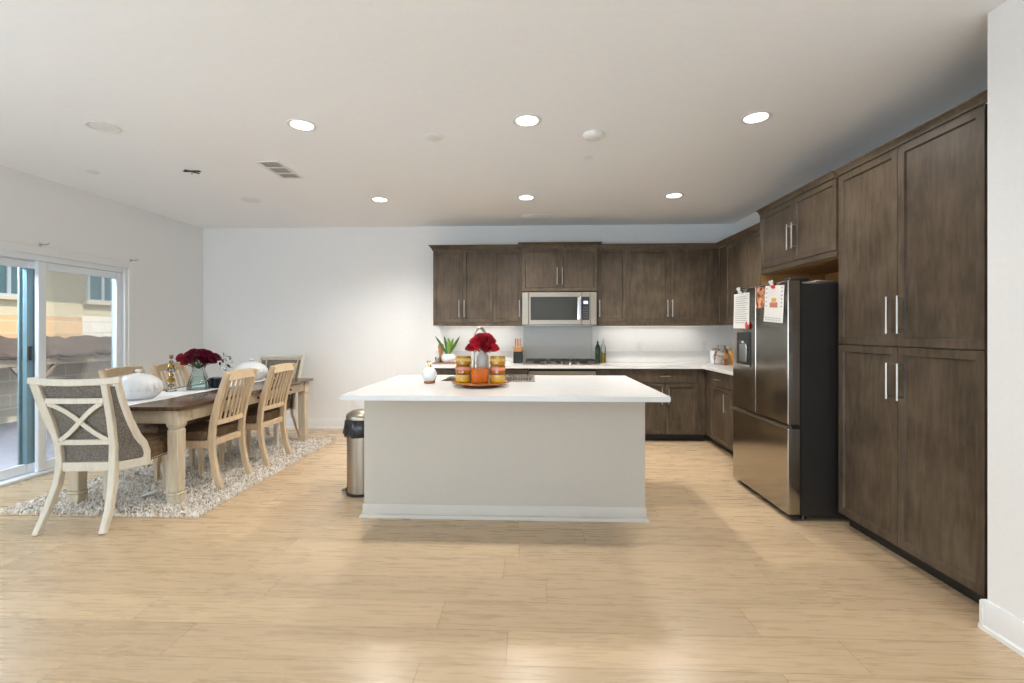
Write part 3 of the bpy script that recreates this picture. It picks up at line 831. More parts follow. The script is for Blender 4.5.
k_ = B().box(0.746, 0.838, -0.0075, -0.0042, 0.062, 0.352, 0.001).done('keypad', 'black', cp)
B().box(0.765, 0.820, -0.0085, -0.0077, 0.262, 0.300).done('display', 'display', k_)
b = B()
for i in range(3):
    for j in range(5): b.box(0.764 + i * 0.022, 0.776 + i * 0.022, -0.0082, -0.0077, 0.09 + j * 0.03, 0.098 + j * 0.03)
b.done('buttons', 'ink', k_)
B().box(0.05, MW - 0.05, 0.06, 0.32, -0.006, -0.0003).done('grease_filter', 'nickel', t)

# under-cabinet lights
for (x0, x1, lab) in ((-1.15, -0.18, 'slim light strip under the wall cabinets left of the microwave'), (0.95, 2.20, 'slim light strip under the wall cabinets right of the microwave')):
    t = thing('light_strip', lab, 'light', (0, 0, 1.40), 0, 'under-cabinet lights')
    B().box(x0, x1, 6.14, 6.17, -0.011, -0.0008, 0.002).done('housing', 'white_plastic', t)
    B().box(x0 + 0.01, x1 - 0.01, 6.145, 6.165, -0.0135, -0.0112).done('diffuser', 'led', t)
    area_light('strip_lamp', ((x0 + x1) / 2, 6.155, 1.384), (0, 0.15, -1), x1 - x0 - 0.04, 0.03, 0.9 * (x1 - x0), (1.0, 0.93, 0.82))

# ------------------------------------------------------------------ refrigerator (local: front faces -y, x from far to near)
FX, FYF = 1.80, 4.245
t = thing('refrigerator', 'dark stainless french door refrigerator with papers clipped on its doors', 'refrigerator', (FX, FYF, 0), -PI / 2)
FW = 0.892
B().box(0.006, FW - 0.006, 0.096, XR - FX - 0.03, 0.035, 1.665, 0.004).done('body', 'fridge_side', t)
def fdoor(x0, x1, z0, z1, name):
    return B().box(x0, x1, 0.0, 0.085, z0, z1, 0.010, 3).done(name, 'fridge', t)
dl = fdoor(0.0, 0.4185, 0.672, 1.685, 'door')
drt = fdoor(0.4235, FW, 0.672, 1.685, 'door')
fz = fdoor(0.0, FW, 0.045, 0.642, 'freezer_drawer')
b = B(); b.box(0.004, FW - 0.004, -0.012, 0.03, 0.6425, 0.662, 0.004, 2); b.done('handle', 'steel', fz)
B().box(0.01, FW - 0.01, 0.03, 0.0955, 0.643, 0.671).done('gasket', 'black', t)
B().box(0.004, FW - 0.004, 0.0855, 0.0958, 0.05, 1.68).done('door_gap', 'black', t)
b = B(); b.box(0.02, FW - 0.02, 0.05, 0.095, 0.008, 0.034); b.done('kick_grille', 'black', t)
for x in (0.05, FW - 0.05):
    B().lathe([(0, 0), (0.02, 0), (0.02, 0.008), (0.012, 0.0345), (0, 0.0345)], c=(x, 0.13, 0), seg=12).done('foot', 'black', t)
    B().box(x - 0.035, x + 0.035, 0.02, 0.16, 1.686, 1.706, 0.005).done('hinge_cover', 'fridge_side', t)
B().box(0.10, FW - 0.06, 0.22, 0.70, 1.666, 1.690, 0.005).done('top_cover', 'nickel', t)
# water dispenser
dp = B().box(0.085, 0.345, -0.004, 0.0005, 1.035, 1.320, 0.003).done('dispenser', 'black', dl)
B().box(0.105, 0.325, -0.0052, -0.0042, 1.250, 1.310).done('touch_panel', 'dark_glass', dp)
B().box(0.150, 0.280, -0.012, -0.0042, 1.075, 1.225, 0.004).done('paddle', 'chrome', dp)
B().tube([(0.215, -0.010, 1.245), (0.215, -0.010, 1.228)], 0.014, 10).done('nozzle', 'nickel', dp)
B().box(0.100, 0.330, -0.018, -0.0042, 1.037, 1.050, 0.002).done('drip_tray', 'nickel', dp)

# papers and magnets on the doors (own things; stand 1 mm off the doors, facing -x)
def fx_(xl): return FYF - xl        # world y of a local x
def paper(label, name, cat, xl0, xl1, z0, z1, tilt=0.0, lines=(), mat='paper', off=0.0012):
    cx, cz = (xl0 + xl1) / 2, (z0 + z1) / 2
    t = thing(name, label, cat, (FX - off, fx_(cx), cz), -PI / 2)
    t.rotation_euler = (0, 0, -PI / 2)
    w, h = xl1 - xl0, z1 - z0
    mt = Matrix.Rotation(tilt, 4, 'Y')
    b = B(); bm = b.bm
    n = 8
    for i in range(n):
        pass
    vs = []
    for i in range(n + 1):
        v = i / n
        c = 0.004 * (1 - v) ** 2
        vs.append([(-w / 2, -0.0 - c, -h / 2 + h * v), (w / 2, -0.0 - c * 0.3, -h / 2 + h * v)])
    F_ = [[bm.verts.new(p) for p in r] for r in vs]
    K_ = [[bm.verts.new((p[0], p[1] - 0.0006, p[2])) for p in r] for r in vs]
    for i in range(n):
        bm.faces.new((F_[i][0], F_[i + 1][0], F_[i + 1][1], F_[i][1])); bm.faces.new((K_[i][0], K_[i][1], K_[i + 1][1], K_[i + 1][0]))
        for s in (0, 1): bm.faces.new((F_[i][s], K_[i][s], K_[i + 1][s], F_[i + 1][s]))
    bm.faces.new((F_[0][0], F_[0][1], K_[0][1], K_[0][0])); bm.faces.new((F_[n][0], K_[n][0], K_[n][1], F_[n][1]))
    b.xform(mt); b.done('sheet', mat, t)
    if lines:
        for (mname, rects) in lines:
            b = B()
            for (a0, a1, c0, c1) in rects:
                v = (c0 + c1) / 2; cc = 0.004 * (1 - v) ** 2 + 0.0012
                b.box(-w / 2 + a0 * w, -w / 2 + a1 * w, -cc - 0.0004, -cc, -h / 2 + c0 * h, -h / 2 + c1 * h)
            b.xform(mt); b.done('print', mname, t)
    return t
ln = [(0.12, 0.9 - random.random() * 0.25, 0.9 - k * 0.062, 0.912 - k * 0.062) for k in range(13)]
paper('white printed list clipped high on the far refrigerator door', 'paper_list', 'paper', 0.025, 0.315, 1.352, 1.650, R(1.0), [('ink', [q]) for q in ln])
cal = []
for k in range(5):
    for q in range(6): cal.append((0.08 + q * 0.145, 0.16 + q * 0.145, 0.05 + k * 0.055 * 1.0, 0.068 + k * 0.055))
cal += [(0.86, 0.93, 0.42 + k * 0.10, 0.45 + k * 0.10) for k in range(6)] + [(0.06, 0.12, 0.42 + k * 0.12, 0.45 + k * 0.12) for k in range(5)]
paper('white calendar sheet with small pictures hanging tilted on the near refrigerator door', 'calendar', 'calendar', 0.575, 0.845, 1.395, 1.665, R(4.0), [('ink', [c]) for i, c in enumerate(cal) if i < 12 or i >= 30] + [ ('snack', [(0.38, 0.62, 0.56, 0.66)]), ('label_pink', [(0.30, 0.70, 0.40, 0.54)])], off=0.0036)
paper('dark red and orange photo print at the edge of the near refrigerator door', 'photo_print', 'photo', 0.440, 0.590, 1.510, 1.672, 0, (), 'photo_print')
def clip(label, xl, z, color, name='bulldog_clip'):
    t = thing(name, label, 'clip' if 'clip' in name else 'magnet', (FX - 0.0072, fx_(xl), z), -PI / 2)
    if 'clip' in name:
        B().prism([(-0.001, -0.02), (-0.016, -0.002), (-0.016, 0.004), (-0.001, 0.004)], 'x', -0.022, 0.022).done('jaw', color, t)
        for s in (-1, 1):
            b = B(); b.tube([(s * 0.012, -0.012, 0.004), (s * 0.018, -0.020, 0.022), (s * 0.028, -0.022, 0.034), (s * 0.016, -0.022, 0.038), (s * 0.008, -0.014, 0.008)], 0.0055, 6); b.done('lever', 'white_plastic', t)
    else:
        b = B(); b.ball((0, -0.008, 0), 0.03, 14, (1, 0.25, 1.1)); b.done('heart', color, t)
        b = B(); b.ball((0.03, -0.008, 0.018), 0.014, 10, (1, 0.4, 1)); b.done('bow', 'white_plastic', t)
    return t
clip('white clip holding the printed list on refrigerator door', 0.175, 1.660, 'white_plastic')
clip('red clip holding the calendar sheet on refrigerator door', 0.715, 1.662, 'red_plastic')
clip('red heart shaped magnet at lower corner of the printed list', 0.300, 1.375, 'red_plastic', 'fridge_magnet')

# ------------------------------------------------------------------ island
t = thing('kitchen_island', 'white painted kitchen island with overhanging white quartz top', 'island', (0, 0, 0))
IX0, IX1, IY0, IY1 = -1.187, 0.805, 3.325, 4.38
b = B()
bm = b.bm          # hollow carcass: outer skin with a well for the sink
O_ = [(IX0, IY0), (IX1, IY0), (IX1, IY1), (IX0, IY1)]; I_ = [(-0.75, 3.85), (0.03, 3.85), (0.03, 4.31), (-0.75, 4.31)]
ob = [bm.verts.new((x, y, 0)) for x, y in O_]; ot = [bm.verts.new((x, y, 0.8795)) for x, y in O_]
it = [bm.verts.new((x, y, 0.8795)) for x, y in I_]; ib = [bm.verts.new((x, y, 0.66)) for x, y in I_]
for i in range(4):
    j = (i + 1) % 4
    bm.faces.new((ob[i], ob[j], ot[j], ot[i])); bm.faces.new((ot[i], ot[j], it[j], it[i])); bm.faces.new((it[i], it[j], ib[j], ib[i]))
bm.faces.new(list(reversed(ob))); bm.faces.new(ib)
bmesh.ops.recalc_face_normals(bm, faces=bm.faces)
b.done('body', 'island', t)
prof = [(0, 0), (0.026, 0), (0.026, 0.012), (0.020, 0.022), (0.009, 0.026), (0.009, 0.090), (0.005, 0.096), (0, 0.096)]
b = B(); bm = b.bm
def isl_ring(cx, cy, sx, sy):
    return [bm.verts.new((cx + sx * (d + 0.0004), cy + sy * (d + 0.0004), z)) for d, z in prof]
rs = [isl_ring(IX0, IY1, -1, 0), isl_ring(IX0, IY0, -1, -1), isl_ring(IX1, IY0, 1, -1), isl_ring(IX1, IY1, 1, 0)]
for a, c in zip(rs, rs[1:]):
    for i in range(len(prof)):
        j = (i + 1) % len(prof); bm.faces.new((a[i], a[j], c[j], c[i]))
bm.faces.new(rs[0]); bm.faces.new(list(reversed(rs[-1])))
b.done('base_trim', 'island_trim', t)
# worktop with a sink cut-out
CX0, CX1, CY0, CY1 = -1.230, 0.888, 3.0, 4.42
SX0, SX1, SY0, SY1 = -0.74, 0.02, 3.86, 4.30
b = B(); bm = b.bm
z0, z1 = 0.880, 0.915
outer = [(CX0, CY0), (CX1, CY0), (CX1, CY1), (CX0, CY1)]; inner = [(SX0, SY0), (SX1, SY0), (SX1, SY1), (SX0, SY1)]
OT = [bm.verts.new((x, y, z1)) for x, y in outer]; IT = [bm.verts.new((x, y, z1)) for x, y in inner]
OB = [bm.verts.new((x, y, z0)) for x, y in outer]; IB = [bm.verts.new((x, y, z0)) for x, y in inner]
for i in range(4):
    j = (i + 1) % 4
    bm.faces.new((OT[i], OT[j], IT[j], IT[i])); bm.faces.new((OB[j], OB[i], IB[i], IB[j]))
    bm.faces.new((OB[i], OB[j], OT[j], OT[i])); bm.faces.new((IT[i], IT[j], IB[j], IB[i]))
bmesh.ops.bevel(bm, geom=[e for e in bm.edges if all(v in OT or v in OB for v in e.verts)], offset=0.003, segments=2, affect='EDGES')
b.done('worktop', 'quartz', t)
# cut sink into body: build the basin as its own thing slightly below the top
ts = thing('sink', 'stainless steel sink set in the island top behind the tray', 'sink', ((SX0 + SX1) / 2, (SY0 + SY1) / 2, 0.905))
w2, d2 = (SX1 - SX0) / 2 - 0.003, (SY1 - SY0) / 2 - 0.003
b = B(); bm = b.bm
def rr(w, d, z): return [bm.verts.new((x, y, z)) for x, y in ((-w, -d), (w, -d), (w, d), (-w, d))]
A = rr(w2, d2, 0.0); A2 = rr(w2 - 0.006, d2 - 0.006, 0.0); C = rr(w2 - 0.014, d2 - 0.014, -0.200); O = rr(w2 - 0.008, d2 - 0.008, -0.204)
for P, Q in ((A, A2), (A2, C), (O, A)):
    for i in range(4): bm.faces.new((P[i], P[(i + 1) % 4], Q[(i + 1) % 4], Q[i]))
bm.faces.new(C); bm.faces.new(list(reversed(O)))
b.done('basin', 'steel', ts)
B().lathe([(0, -0.1995), (0.04, -0.1995), (0.04, -0.197), (0.02, -0.1965), (0, -0.1985)], seg=18).done('drain', 'chrome', ts)

# roll-up drying rack over the sink
t = thing('drying_rack', 'steel roll-up drying rack lying across right side of the sink', 'rack', (0, 0, 0.9152))
for k in range(12):
    x = -0.22 + k * 0.023
    B().tube([(x, SY0 - 0.03, 0.006), (x, SY1 + 0.03, 0.006)], 0.005, 8).done('rod', 'steel', t)
for y in (SY0 - 0.025, SY1 + 0.025):
    B().box(-0.228, 0.041, y - 0.008, y + 0.008, 0.0, 0.012, 0.002).done('strap', 'steel', t)

# faucet
t = thing('faucet', 'tall brushed nickel gooseneck faucet on the island behind the roses', 'faucet', (-0.462, 3.82, 0.9152), R(-24))
B().lathe([(0, 0), (0.028, 0), (0.028, 0.006), (0.022, 0.012), (0.022, 0.09), (0.017, 0.10), (0.017, 0.18), (0, 0.18)], seg=20).done('base', 'nickel', t)
pts = [(0, 0, 0.17), (0, 0, 0.30)]
for k in range(1, 13):
    a = PI * k / 12 * 0.86
    pts.append((0, 0.105 - 0.105 * math.cos(a), 0.335 + 0.105 * math.sin(a)))
pts += [(0, 0.218, 0.33)]
b = B(); b.tube(pts, 0.0115, 12); b.done('spout', 'nickel', t)
b = B(); b.tube([(0, 0.218, 0.332), (0, 0.232, 0.27), (0, 0.237, 0.235)], [0.013, 0.016, 0.017], 12); b.done('spray_head', 'nickel', t)
b = B(); b.tube([(0.018, 0, 0.06), (0.05, 0, 0.065), (0.085, 0, 0.095)], [0.009, 0.007, 0.005], 8); b.done('lever', 'nickel', t)

# soap dispenser
t = thing('soap_dispenser', 'white ribbed globe soap dispenser with gold pump on wooden base', 'soap dispenser', (-0.800, 3.72, 0.9152))
B().lathe([(0, 0), (0.042, 0), (0.046, 0.004), (0.043, 0.016), (0, 0.016)], seg=24).done('base', 'copper', t)
B().lathe([(0.036, 0.0165), (0.050, 0.030), (0.058, 0.055), (0.056, 0.082), (0.044, 0.108), (0.026, 0.122), (0.016, 0.126), (0, 0.126)], seg=48, wob=lambda a, z: 1 + 0.025 * math.cos(16 * a)).done('bottle', 'ceramic', t)
b = B(); b.lathe([(0, 0.1262), (0.013, 0.1262), (0.013, 0.140), (0.006, 0.142), (0.006, 0.165), (0.010, 0.166), (0.010, 0.178), (0, 0.178)], seg=16)
b.tube([(0, 0, 0.172), (-0.012, -0.03, 0.172), (-0.014, -0.036, 0.164)], 0.005, 8); b.done('pump', 'gold', t)

# turntable tray with jars, tumbler and vase
TX, TY, TZ = -0.375, 3.56, 0.9152
t = thing('turntable_tray', 'round reddish wood turntable tray in middle of the island top', 'tray', (TX, TY, TZ))
B().lathe([(0, 0), (0.125, 0), (0.128, 0.006), (0.115, 0.016), (0, 0.016)], seg=40).done('foot', 'copper', t)
B().lathe([(0, 0.0165), (0.195, 0.0165), (0.216, 0.024), (0.218, 0.032), (0.208, 0.034), (0.200, 0.0275), (0, 0.0275)], seg=48).done('plate', 'copper', t)
ZT = TZ + 0.0277
def make_jar(glassmat, labelmat, lidmat):
    t = thing('candle_jar', '', 'jar', (0, 0, 0))
    B().lathe([(0, 0), (0.054, 0), (0.058, 0.005), (0.058, 0.047), (0.054, 0.051), (0, 0.051)], seg=32, wob=lambda a, z: 1 + 0.008 * math.cos(24 * a)).done('glass_body', glassmat, t)
    B().lathe([(0.0588, 0.0225), (0.0594, 0.0225), (0.0594, 0.043), (0.0588, 0.043), (0.0588, 0.0225)], seg=32).done('label_band', labelmat, t)
    B().lathe([(0, 0.0512), (0.053, 0.0512), (0.0545, 0.0535), (0.053, 0.0585), (0, 0.0585)], seg=32).done('lid', lidmat, t)
    return t
tiers = [('yellow', 'label_white', 'bottom', 'yellow'), ('amber', 'label_pink', 'middle', 'amber'), ('amber_olive', 'label_white', 'top', 'olive amber')]
for k, (gm, lm, pos, cname) in enumerate(tiers):
    j0 = make_jar(gm, lm, 'amber_olive' if pos == 'top' else 'label_brown')
    for (dx, side) in ((-0.130, 'left'), (0.130, 'right')):
        j = j0 if dx < 0 else copy_tree(j0)
        j.location = (TX + dx, TY - 0.01, ZT + k * 0.0665); j.scale = (1, 1, 1.13)
        tag(j, '%s glass jar with printed band, %s of the %s stack on turntable tray' % (cname, pos, side), 'jar', 'stacked jars on the tray')
t = thing('glass_tumbler', 'orange glass candle tumbler standing in front of the rose vase', 'tumbler', (TX, TY - 0.055, ZT))
B().lathe([(0, 0), (0.052, 0), (0.060, 0.006), (0.064, 0.05), (0.066, 0.108), (0.062, 0.108), (0.060, 0.095), (0, 0.095)], seg=36, wob=lambda a, z: 1 + (0.012 * math.cos(18 * a) if z < 0.05 else 0)).done('glass_body', 'orange_glass', t)
B().lathe([(0.0635, 0.112 - 0.003), (0.0665, 0.1085), (0.0665, 0.112), (0.0625, 0.112)], seg=36).done('rim', 'amber', t)
VX, VY = TX + 0.008, TY + 0.085
t = thing('rose_vase', 'pale grey-green bottle vase holding red roses on the turntable tray', 'vase', (VX, VY, ZT))
B().lathe([(0, 0), (0.048, 0), (0.052, 0.006), (0.052, 0.165), (0.048, 0.188), (0.036, 0.208), (0.030, 0.216), (0.031, 0.238), (0.027, 0.238), (0.026, 0.215), (0, 0.21)], seg=32).done('bottle', 'vase_pale', t)

def rose_mesh(r, seed):
    """a bloom of overlapping curled petals"""
    rnd = random.Random(seed)
    b = B(); bm = b.bm
    layers = [(3, 0.30, 0.95, 0.10), (4, 0.52, 0.98, 0.22), (5, 0.76, 0.85, 0.36), (6, 0.98, 0.62, 0.52)]
    for li, (n, rad, top, flare) in enumerate(layers):
        off = rnd.random() * 6
        for k in range(n):
            a0 = off + 2 * PI * k / n
            wdt = 2 * PI / n * 0.72
            g = []
            for u in range(5):
                row = []
                uu = u / 4.0
                for v in range(5):
                    vv = v / 4.0 * 2 - 1
                    rr_ = r * rad * (0.35 + 0.75 * math.sin(min(1, uu * 1.15) * PI / 2)) + (r * flare * 0.35 * max(0, uu - 0.7) / 0.3)
                    zz = r * (-0.75 + (top + 0.70) * uu - 0.18 * vv * vv * uu)
                    aa = a0 + vv * wdt * (0.45 + 0.55 * math.sin(uu * PI * 0.6))
                    row.append(bm.verts.new((rr_ * math.cos(aa), rr_ * math.sin(aa), zz)))
                g.append(row)
            for u in range(4):
                for v in range(4):
                    bm.faces.new((g[u][v], g[u][v + 1], g[u + 1][v + 1], g[u + 1][v]))
    b.ball((0, 0, -0.1 * r), r * 0.45, 10, (1, 1, 1.1))
    b.ball((0, 0, -0.62 * r), r * 0.42, 10, (1, 1, 0.6))
    return b
def roses(cx, cy, cz, pts, mats, label, group, base):
    protos = {}
    for i, (dx, dy, dz, r, mi) in enumerate(pts):
        t = thing('rose', label, 'flower', (cx + dx, cy + dy, cz + dz), 0, group)
        key = mi
        if key not in protos:
            p = rose_mesh(1.0, 11 + mi).done('bloom', mats[mi], t); p.scale = (r, r, r); protos[key] = p
        else:
            p = protos[key].copy(); COL.objects.link(p); p.parent = t; p.scale = (r, r, r)
        d = Vector((dx, dy, max(0.05, dz + cz - base[2]))).normalized()
        tl = Vector((0, 0, 1)).rotation_difference(Vector((dx * 0.8, dy * 0.8, 0.09)).normalized())
        p.rotation_euler = (tl @ Euler((0, 0, i * 1.7)).to_quaternion()).to_euler()
        end = Vector(base) - Vector((cx + dx, cy + dy, cz + dz))
        s0 = (tl @ Vector((0, 0, -0.8))) * r
        st = B(); st.tube([s0, s0 * 1.6, end * 0.6 + Vector((0, 0, 0.0)), end], [0.004, 0.0035, 0.003, 0.003], 6); st.done('stem', 'stem', t)
pts = [(-0.088, -0.035, -0.004, 0.036, 0), (-0.038, -0.080, 0.004, 0.038, 1), (0.030, -0.078, -0.010, 0.038, 0), (0.086, -0.040, -0.006, 0.037, 1), (-0.060, -0.020, 0.046, 0.036, 1),
       (0.000, -0.045, 0.052, 0.039, 0), (0.060, -0.015, 0.048, 0.036, 0), (-0.020, 0.020, 0.074, 0.036, 0), (0.034, 0.024, 0.076, 0.035, 1), (-0.040, 0.070, 0.030, 0.036, 0), (0.045, 0.072, 0.026, 0.036, 1)]
roses(VX, VY, ZT + 0.262, pts, ['rose_red', 'rose_bright'], 'red rose in the pale vase on the island', 'red roses on the island', (VX, VY, ZT + 0.225))

# ------------------------------------------------------------------ back counter items
ZC = 0.9152
t = thing('wood_board', 'small round-cornered wooden tray at the left end of the back counter', 'tray', (-1.10, 5.98, ZC))
B().box(-0.13, 0.15, -0.09, 0.09, 0, 0.014, 0.006, 2).done('board', 'copper', t)
B().tube([(0.1501, 0, 0.008), (0.172, 0, 0.010), (0.178, 0, 0.014)], 0.008, 8).done('handle', 'copper', t)
ZB = ZC + 0.0143
t = thing('planter', 'white ribbed bowl planter with green leaves on the wooden tray', 'planter', (-1.045, 5.97, ZB))
B().lathe([(0, 0), (0.055, 0), (0.078, 0.02), (0.088, 0.055), (0.080, 0.092), (0.066, 0.108), (0.060, 0.106), (0.058, 0.098), (0, 0.098)], seg=48, wob=lambda a, z: 1 + 0.03 * math.cos(12 * a)).done('bowl', 'ceramic', t)
def blade(b, base, tip, w, bend):
    bm = b.bm; base = Vector(base); tip = Vector(tip); n = 7
    ax = (tip - base); side = ax.cross(Vector((0, 1, 0.2))).normalized()
    nrm = side.cross(ax).normalized()
    L = []
    for i in range(n + 1):
        u = i / n
        p = base + ax * u + nrm * bend * math.sin(u * PI)
        ww = w * (0.55 + 0.75 * u) * (1 - u ** 3) + 0.001
        L.append([bm.verts.new(p - side * ww), bm.verts.new(p + nrm * ww * 0.5), bm.verts.new(p + side * ww), bm.verts.new(p - nrm * 0.004)])
    for a, c in zip(L, L[1:]):
        for k in range(4): bm.faces.new((a[k], a[(k + 1) % 4], c[(k + 1) % 4], c[k]))
    bm.faces.new(L[0]); bm.faces.new(list(reversed(L[-1])))
for i, (tx, ty, tz, w, m_) in enumerate([(-0.165, -0.02, 0.34, 0.020, 'green'), (0.155, -0.03, 0.335, 0.021, 'green'), (-0.06, 0.03, 0.345, 0.022, 'green'), (0.015, -0.05, 0.315, 0.030, 'green_lime'),
                                        (0.06, 0.04, 0.31, 0.024, 'green_lime'), (-0.10, -0.05, 0.24, 0.020, 'green'), (0.095, 0.02, 0.25, 0.020, 'green')]):
    b = B(); blade(b, (tx * 0.06, ty * 0.1, 0.098), (tx, ty, tz), w, 0.012); b.done('leaf', m_, t)
t = thing('pepper_mill', 'turned wooden pepper mill behind the white planter', 'mill', (-1.150, 6.03, ZB))
B().lathe([(0, 0), (0.036, 0), (0.037, 0.03), (0.026, 0.07), (0.030, 0.12), (0.037, 0.155), (0, 0.155)], seg=20).done('body', 'wood_mid', t)
B().lathe([(0, 0.1553), (0.030, 0.1553), (0.040, 0.185), (0.036, 0.225), (0.018, 0.238), (0.008, 0.246), (0, 0.247)], seg=20).done('crown_knob', 'wood_mid', t)
t = thing('salt_cellar', 'small clear glass cup on the wooden tray in front of the mill', 'glass', (-1.175, 5.955, ZB))
B().lathe([(0, 0), (0.030, 0), (0.036, 0.05), (0.038, 0.07), (0.034, 0.07), (0.032, 0.01), (0, 0.01)], seg=20).done('cup', 'glass_clear2', t)
B().lathe([(0, 0.0105), (0.031, 0.0105), (0.033, 0.04), (0, 0.042)], seg=16).done('salt', 'ceramic', t)

t = thing('knife_block', 'black and orange wood knife block with three wooden handles', 'knife block', (-0.155, 6.08, ZC))
B().box(-0.058, 0.058, -0.06, 0.06, 0, 0.150, 0.004).done('base', 'black', t)
B().box(-0.060, 0.060, -0.062, 0.062, 0.1503, 0.212, 0.004).done('wood_top', 'wood_mid', t)
for k in range(3):
    x = -0.032 + k * 0.030
    kn = thing('kitchen_knife', 'wood-handled kitchen knife, %s of the three standing in the block' % ('leftmost', 'middle', 'rightmost')[k], 'knife', (-0.155 + x, 6.075, ZC + 0.2125), 0, 'knives in the block')
    B().box(-0.009, 0.009, -0.013, 0.013, 0.004, 0.105, 0.004, 2).done('handle', 'wood_mid', kn)
    B().box(-0.003, 0.003, -0.011, 0.011, 0.0005, 0.0045).done('bolster', 'steel', kn)
def bottle(name, label, x, y, glassmat, hgt, r, liquid=None):
    t = thing(name, label, 'bottle', (x, y, ZC), 0, 'oil bottles by the cooktop')
    if liquid:
        B().lathe([(0, 0.002), (r * 0.86, 0.002), (r * 0.9, 0.01), (r * 0.9, hgt * 0.42), (0, hgt * 0.42)], seg=24).done('oil', liquid, t)
    B().lathe([(0, 0), (r * 0.95, 0), (r, 0.006), (r, hgt * 0.60), (r * 0.8, hgt * 0.70), (r * 0.36, hgt * 0.80), (r * 0.34, hgt * 0.88), (r * 0.42, hgt * 0.885), (r * 0.42, hgt * 0.90), (0, hgt * 0.90)], seg=24).done('glass_body', glassmat, t)
    b = B(); b.tube([(0, 0, hgt * 0.901), (0, 0, hgt * 0.96), (0.006, -0.004, hgt * 1.0)], [0.009, 0.005, 0.004], 8); b.done('pour_spout', 'nickel', t)
bottle('vinegar_bottle', 'dark green bottle with a pour spout beside the cooktop', 0.882, 6.16, 'bottle_green', 0.31, 0.034)
bottle('oil_bottle', 'clear bottle half full of yellow oil right of the dark bottle', 0.953, 6.16, 'glass_clear2', 0.32, 0.033, 'oil')

# corner counter: white canister, clear crinkled bag, orange snack pack
t = thing('canister', 'white ceramic canister in counter corner left of the orange snack pack', 'canister', (2.385, 6.13, ZC))
B().lathe([(0, 0), (0.065, 0), (0.072, 0.008), (0.075, 0.12), (0.072, 0.165), (0.066, 0.165), (0.064, 0.15), (0, 0.15)], seg=28).done('pot', 'ceramic', t)
b = B()
b.lathe([(0, 0.151), (0.055, 0.151), (0.05, 0.175), (0.03, 0.195), (0, 0.2)], seg=16, wob=lambda a, z: 1 + 0.1 * math.sin(5 * a)); b.done('filling', 'tweed', t)
t = thing('plastic_bag', 'clear crinkled plastic bag of small packets between canister and snack pack', 'bag', (2.345, 5.84, ZC))
def crinkle(b, w, d, h, seed, amp):
    rnd = random.Random(seed)
    ph = [rnd.random() * 6 for _ in range(6)]
    b.lathe([(0.001, 0), (0.9, 0.0), (1.0, 0.15 * h), (1.0, 0.45 * h), (0.85, 0.7 * h), (0.5, 0.88 * h), (0.55, h), (0.2, 0.98 * h)], seg=26,
            wob=lambda a, z: 1 + amp * math.sin(5 * a + ph[0] + z * 40) + amp * 0.7 * math.sin(9 * a + ph[1] - z * 70), sx=w, sy=d)
    return b
crinkle(B(), 0.09, 0.08, 0.24, 3, 0.10).done('film', 'glass_clear2', t)
for k in range(6):
    b = B(); b.box(-0.02, 0.02, -0.004, 0.004, -0.03, 0.03, 0.002)
    b.xform(Matrix.Translation((0.045 * math.cos(k * 1.1), 0.04 * math.sin(k * 1.1), 0.045 + 0.022 * k)) @ Euler((k * 0.5, k * 0.9, k)).to_matrix().to_4x4())
    b.done('packet', ('label_pink', 'ceramic', 'vase_pale')[k % 3], t)
t = thing('snack_pack', 'orange and yellow snack pack standing on the counter beside the refrigerator', 'snack pack', (2.455, 5.92, ZC))
b = B(); b.lathe([(0.001, 0), (0.95, 0), (1.0, 0.02), (1.06, 0.08), (0.95, 0.14), (0.75, 0.165), (0.72, 0.18)], seg=24, wob=lambda a, z: 1 + 0.03 * math.sin(7 * a + z * 60), sx=0.062, sy=0.075); b.done('pouch', 'snack', t)
B().box(-0.006, 0.006, -0.062, 0.062, 0.1802, 0.200, 0.002).done('seal_strip', 'label_white', t)

# ------------------------------------------------------------------ trash can
t = thing('trash_can', 'round stainless pedal trash can with black bag beside the island', 'trash can', (-1.378, 3.83, 0.0))
B().lathe([(0, 0), (0.132, 0), (0.134, 0.02), (0.128, 0.022), (0, 0.022)], seg=40).done('base', 'black', t)
B().lathe([(0, 0.0225), (0.126, 0.0225), (0.126, 0.60), (0.122, 0.60), (0, 0.59)], seg=48).done('body', 'steel', t)
B().lathe([(0.1265, 0.49), (0.140, 0.475), (0.150, 0.50), (0.147, 0.56), (0.140, 0.60), (0.128, 0.612), (0.1265, 0.605), (0.1265, 0.49)], seg=60,
          wob=lambda a, z: 1 + 0.05 * math.sin(7 * a + z * 55) * max(0, min(1, (0.62 - z) * 8)) + 0.02 * math.sin(17 * a - z * 90)).done('bin_bag', 'bag', t)
B().lathe([(0, 0.6125), (0.132, 0.6125), (0.134, 0.635), (0.126, 0.652), (0.09, 0.675), (0, 0.688)], seg=48).done('lid', 'steel', t)
b = B(); b.box(-0.03, 0.03, -0.165, -0.13, 0.024, 0.032, 0.003); b.box(-0.03, 0.03, -0.134, -0.1285, 0.024, 0.045); b.xform(Matrix.Rotation(R(-80), 4, 'Z')); b.done('pedal', 'black', t)

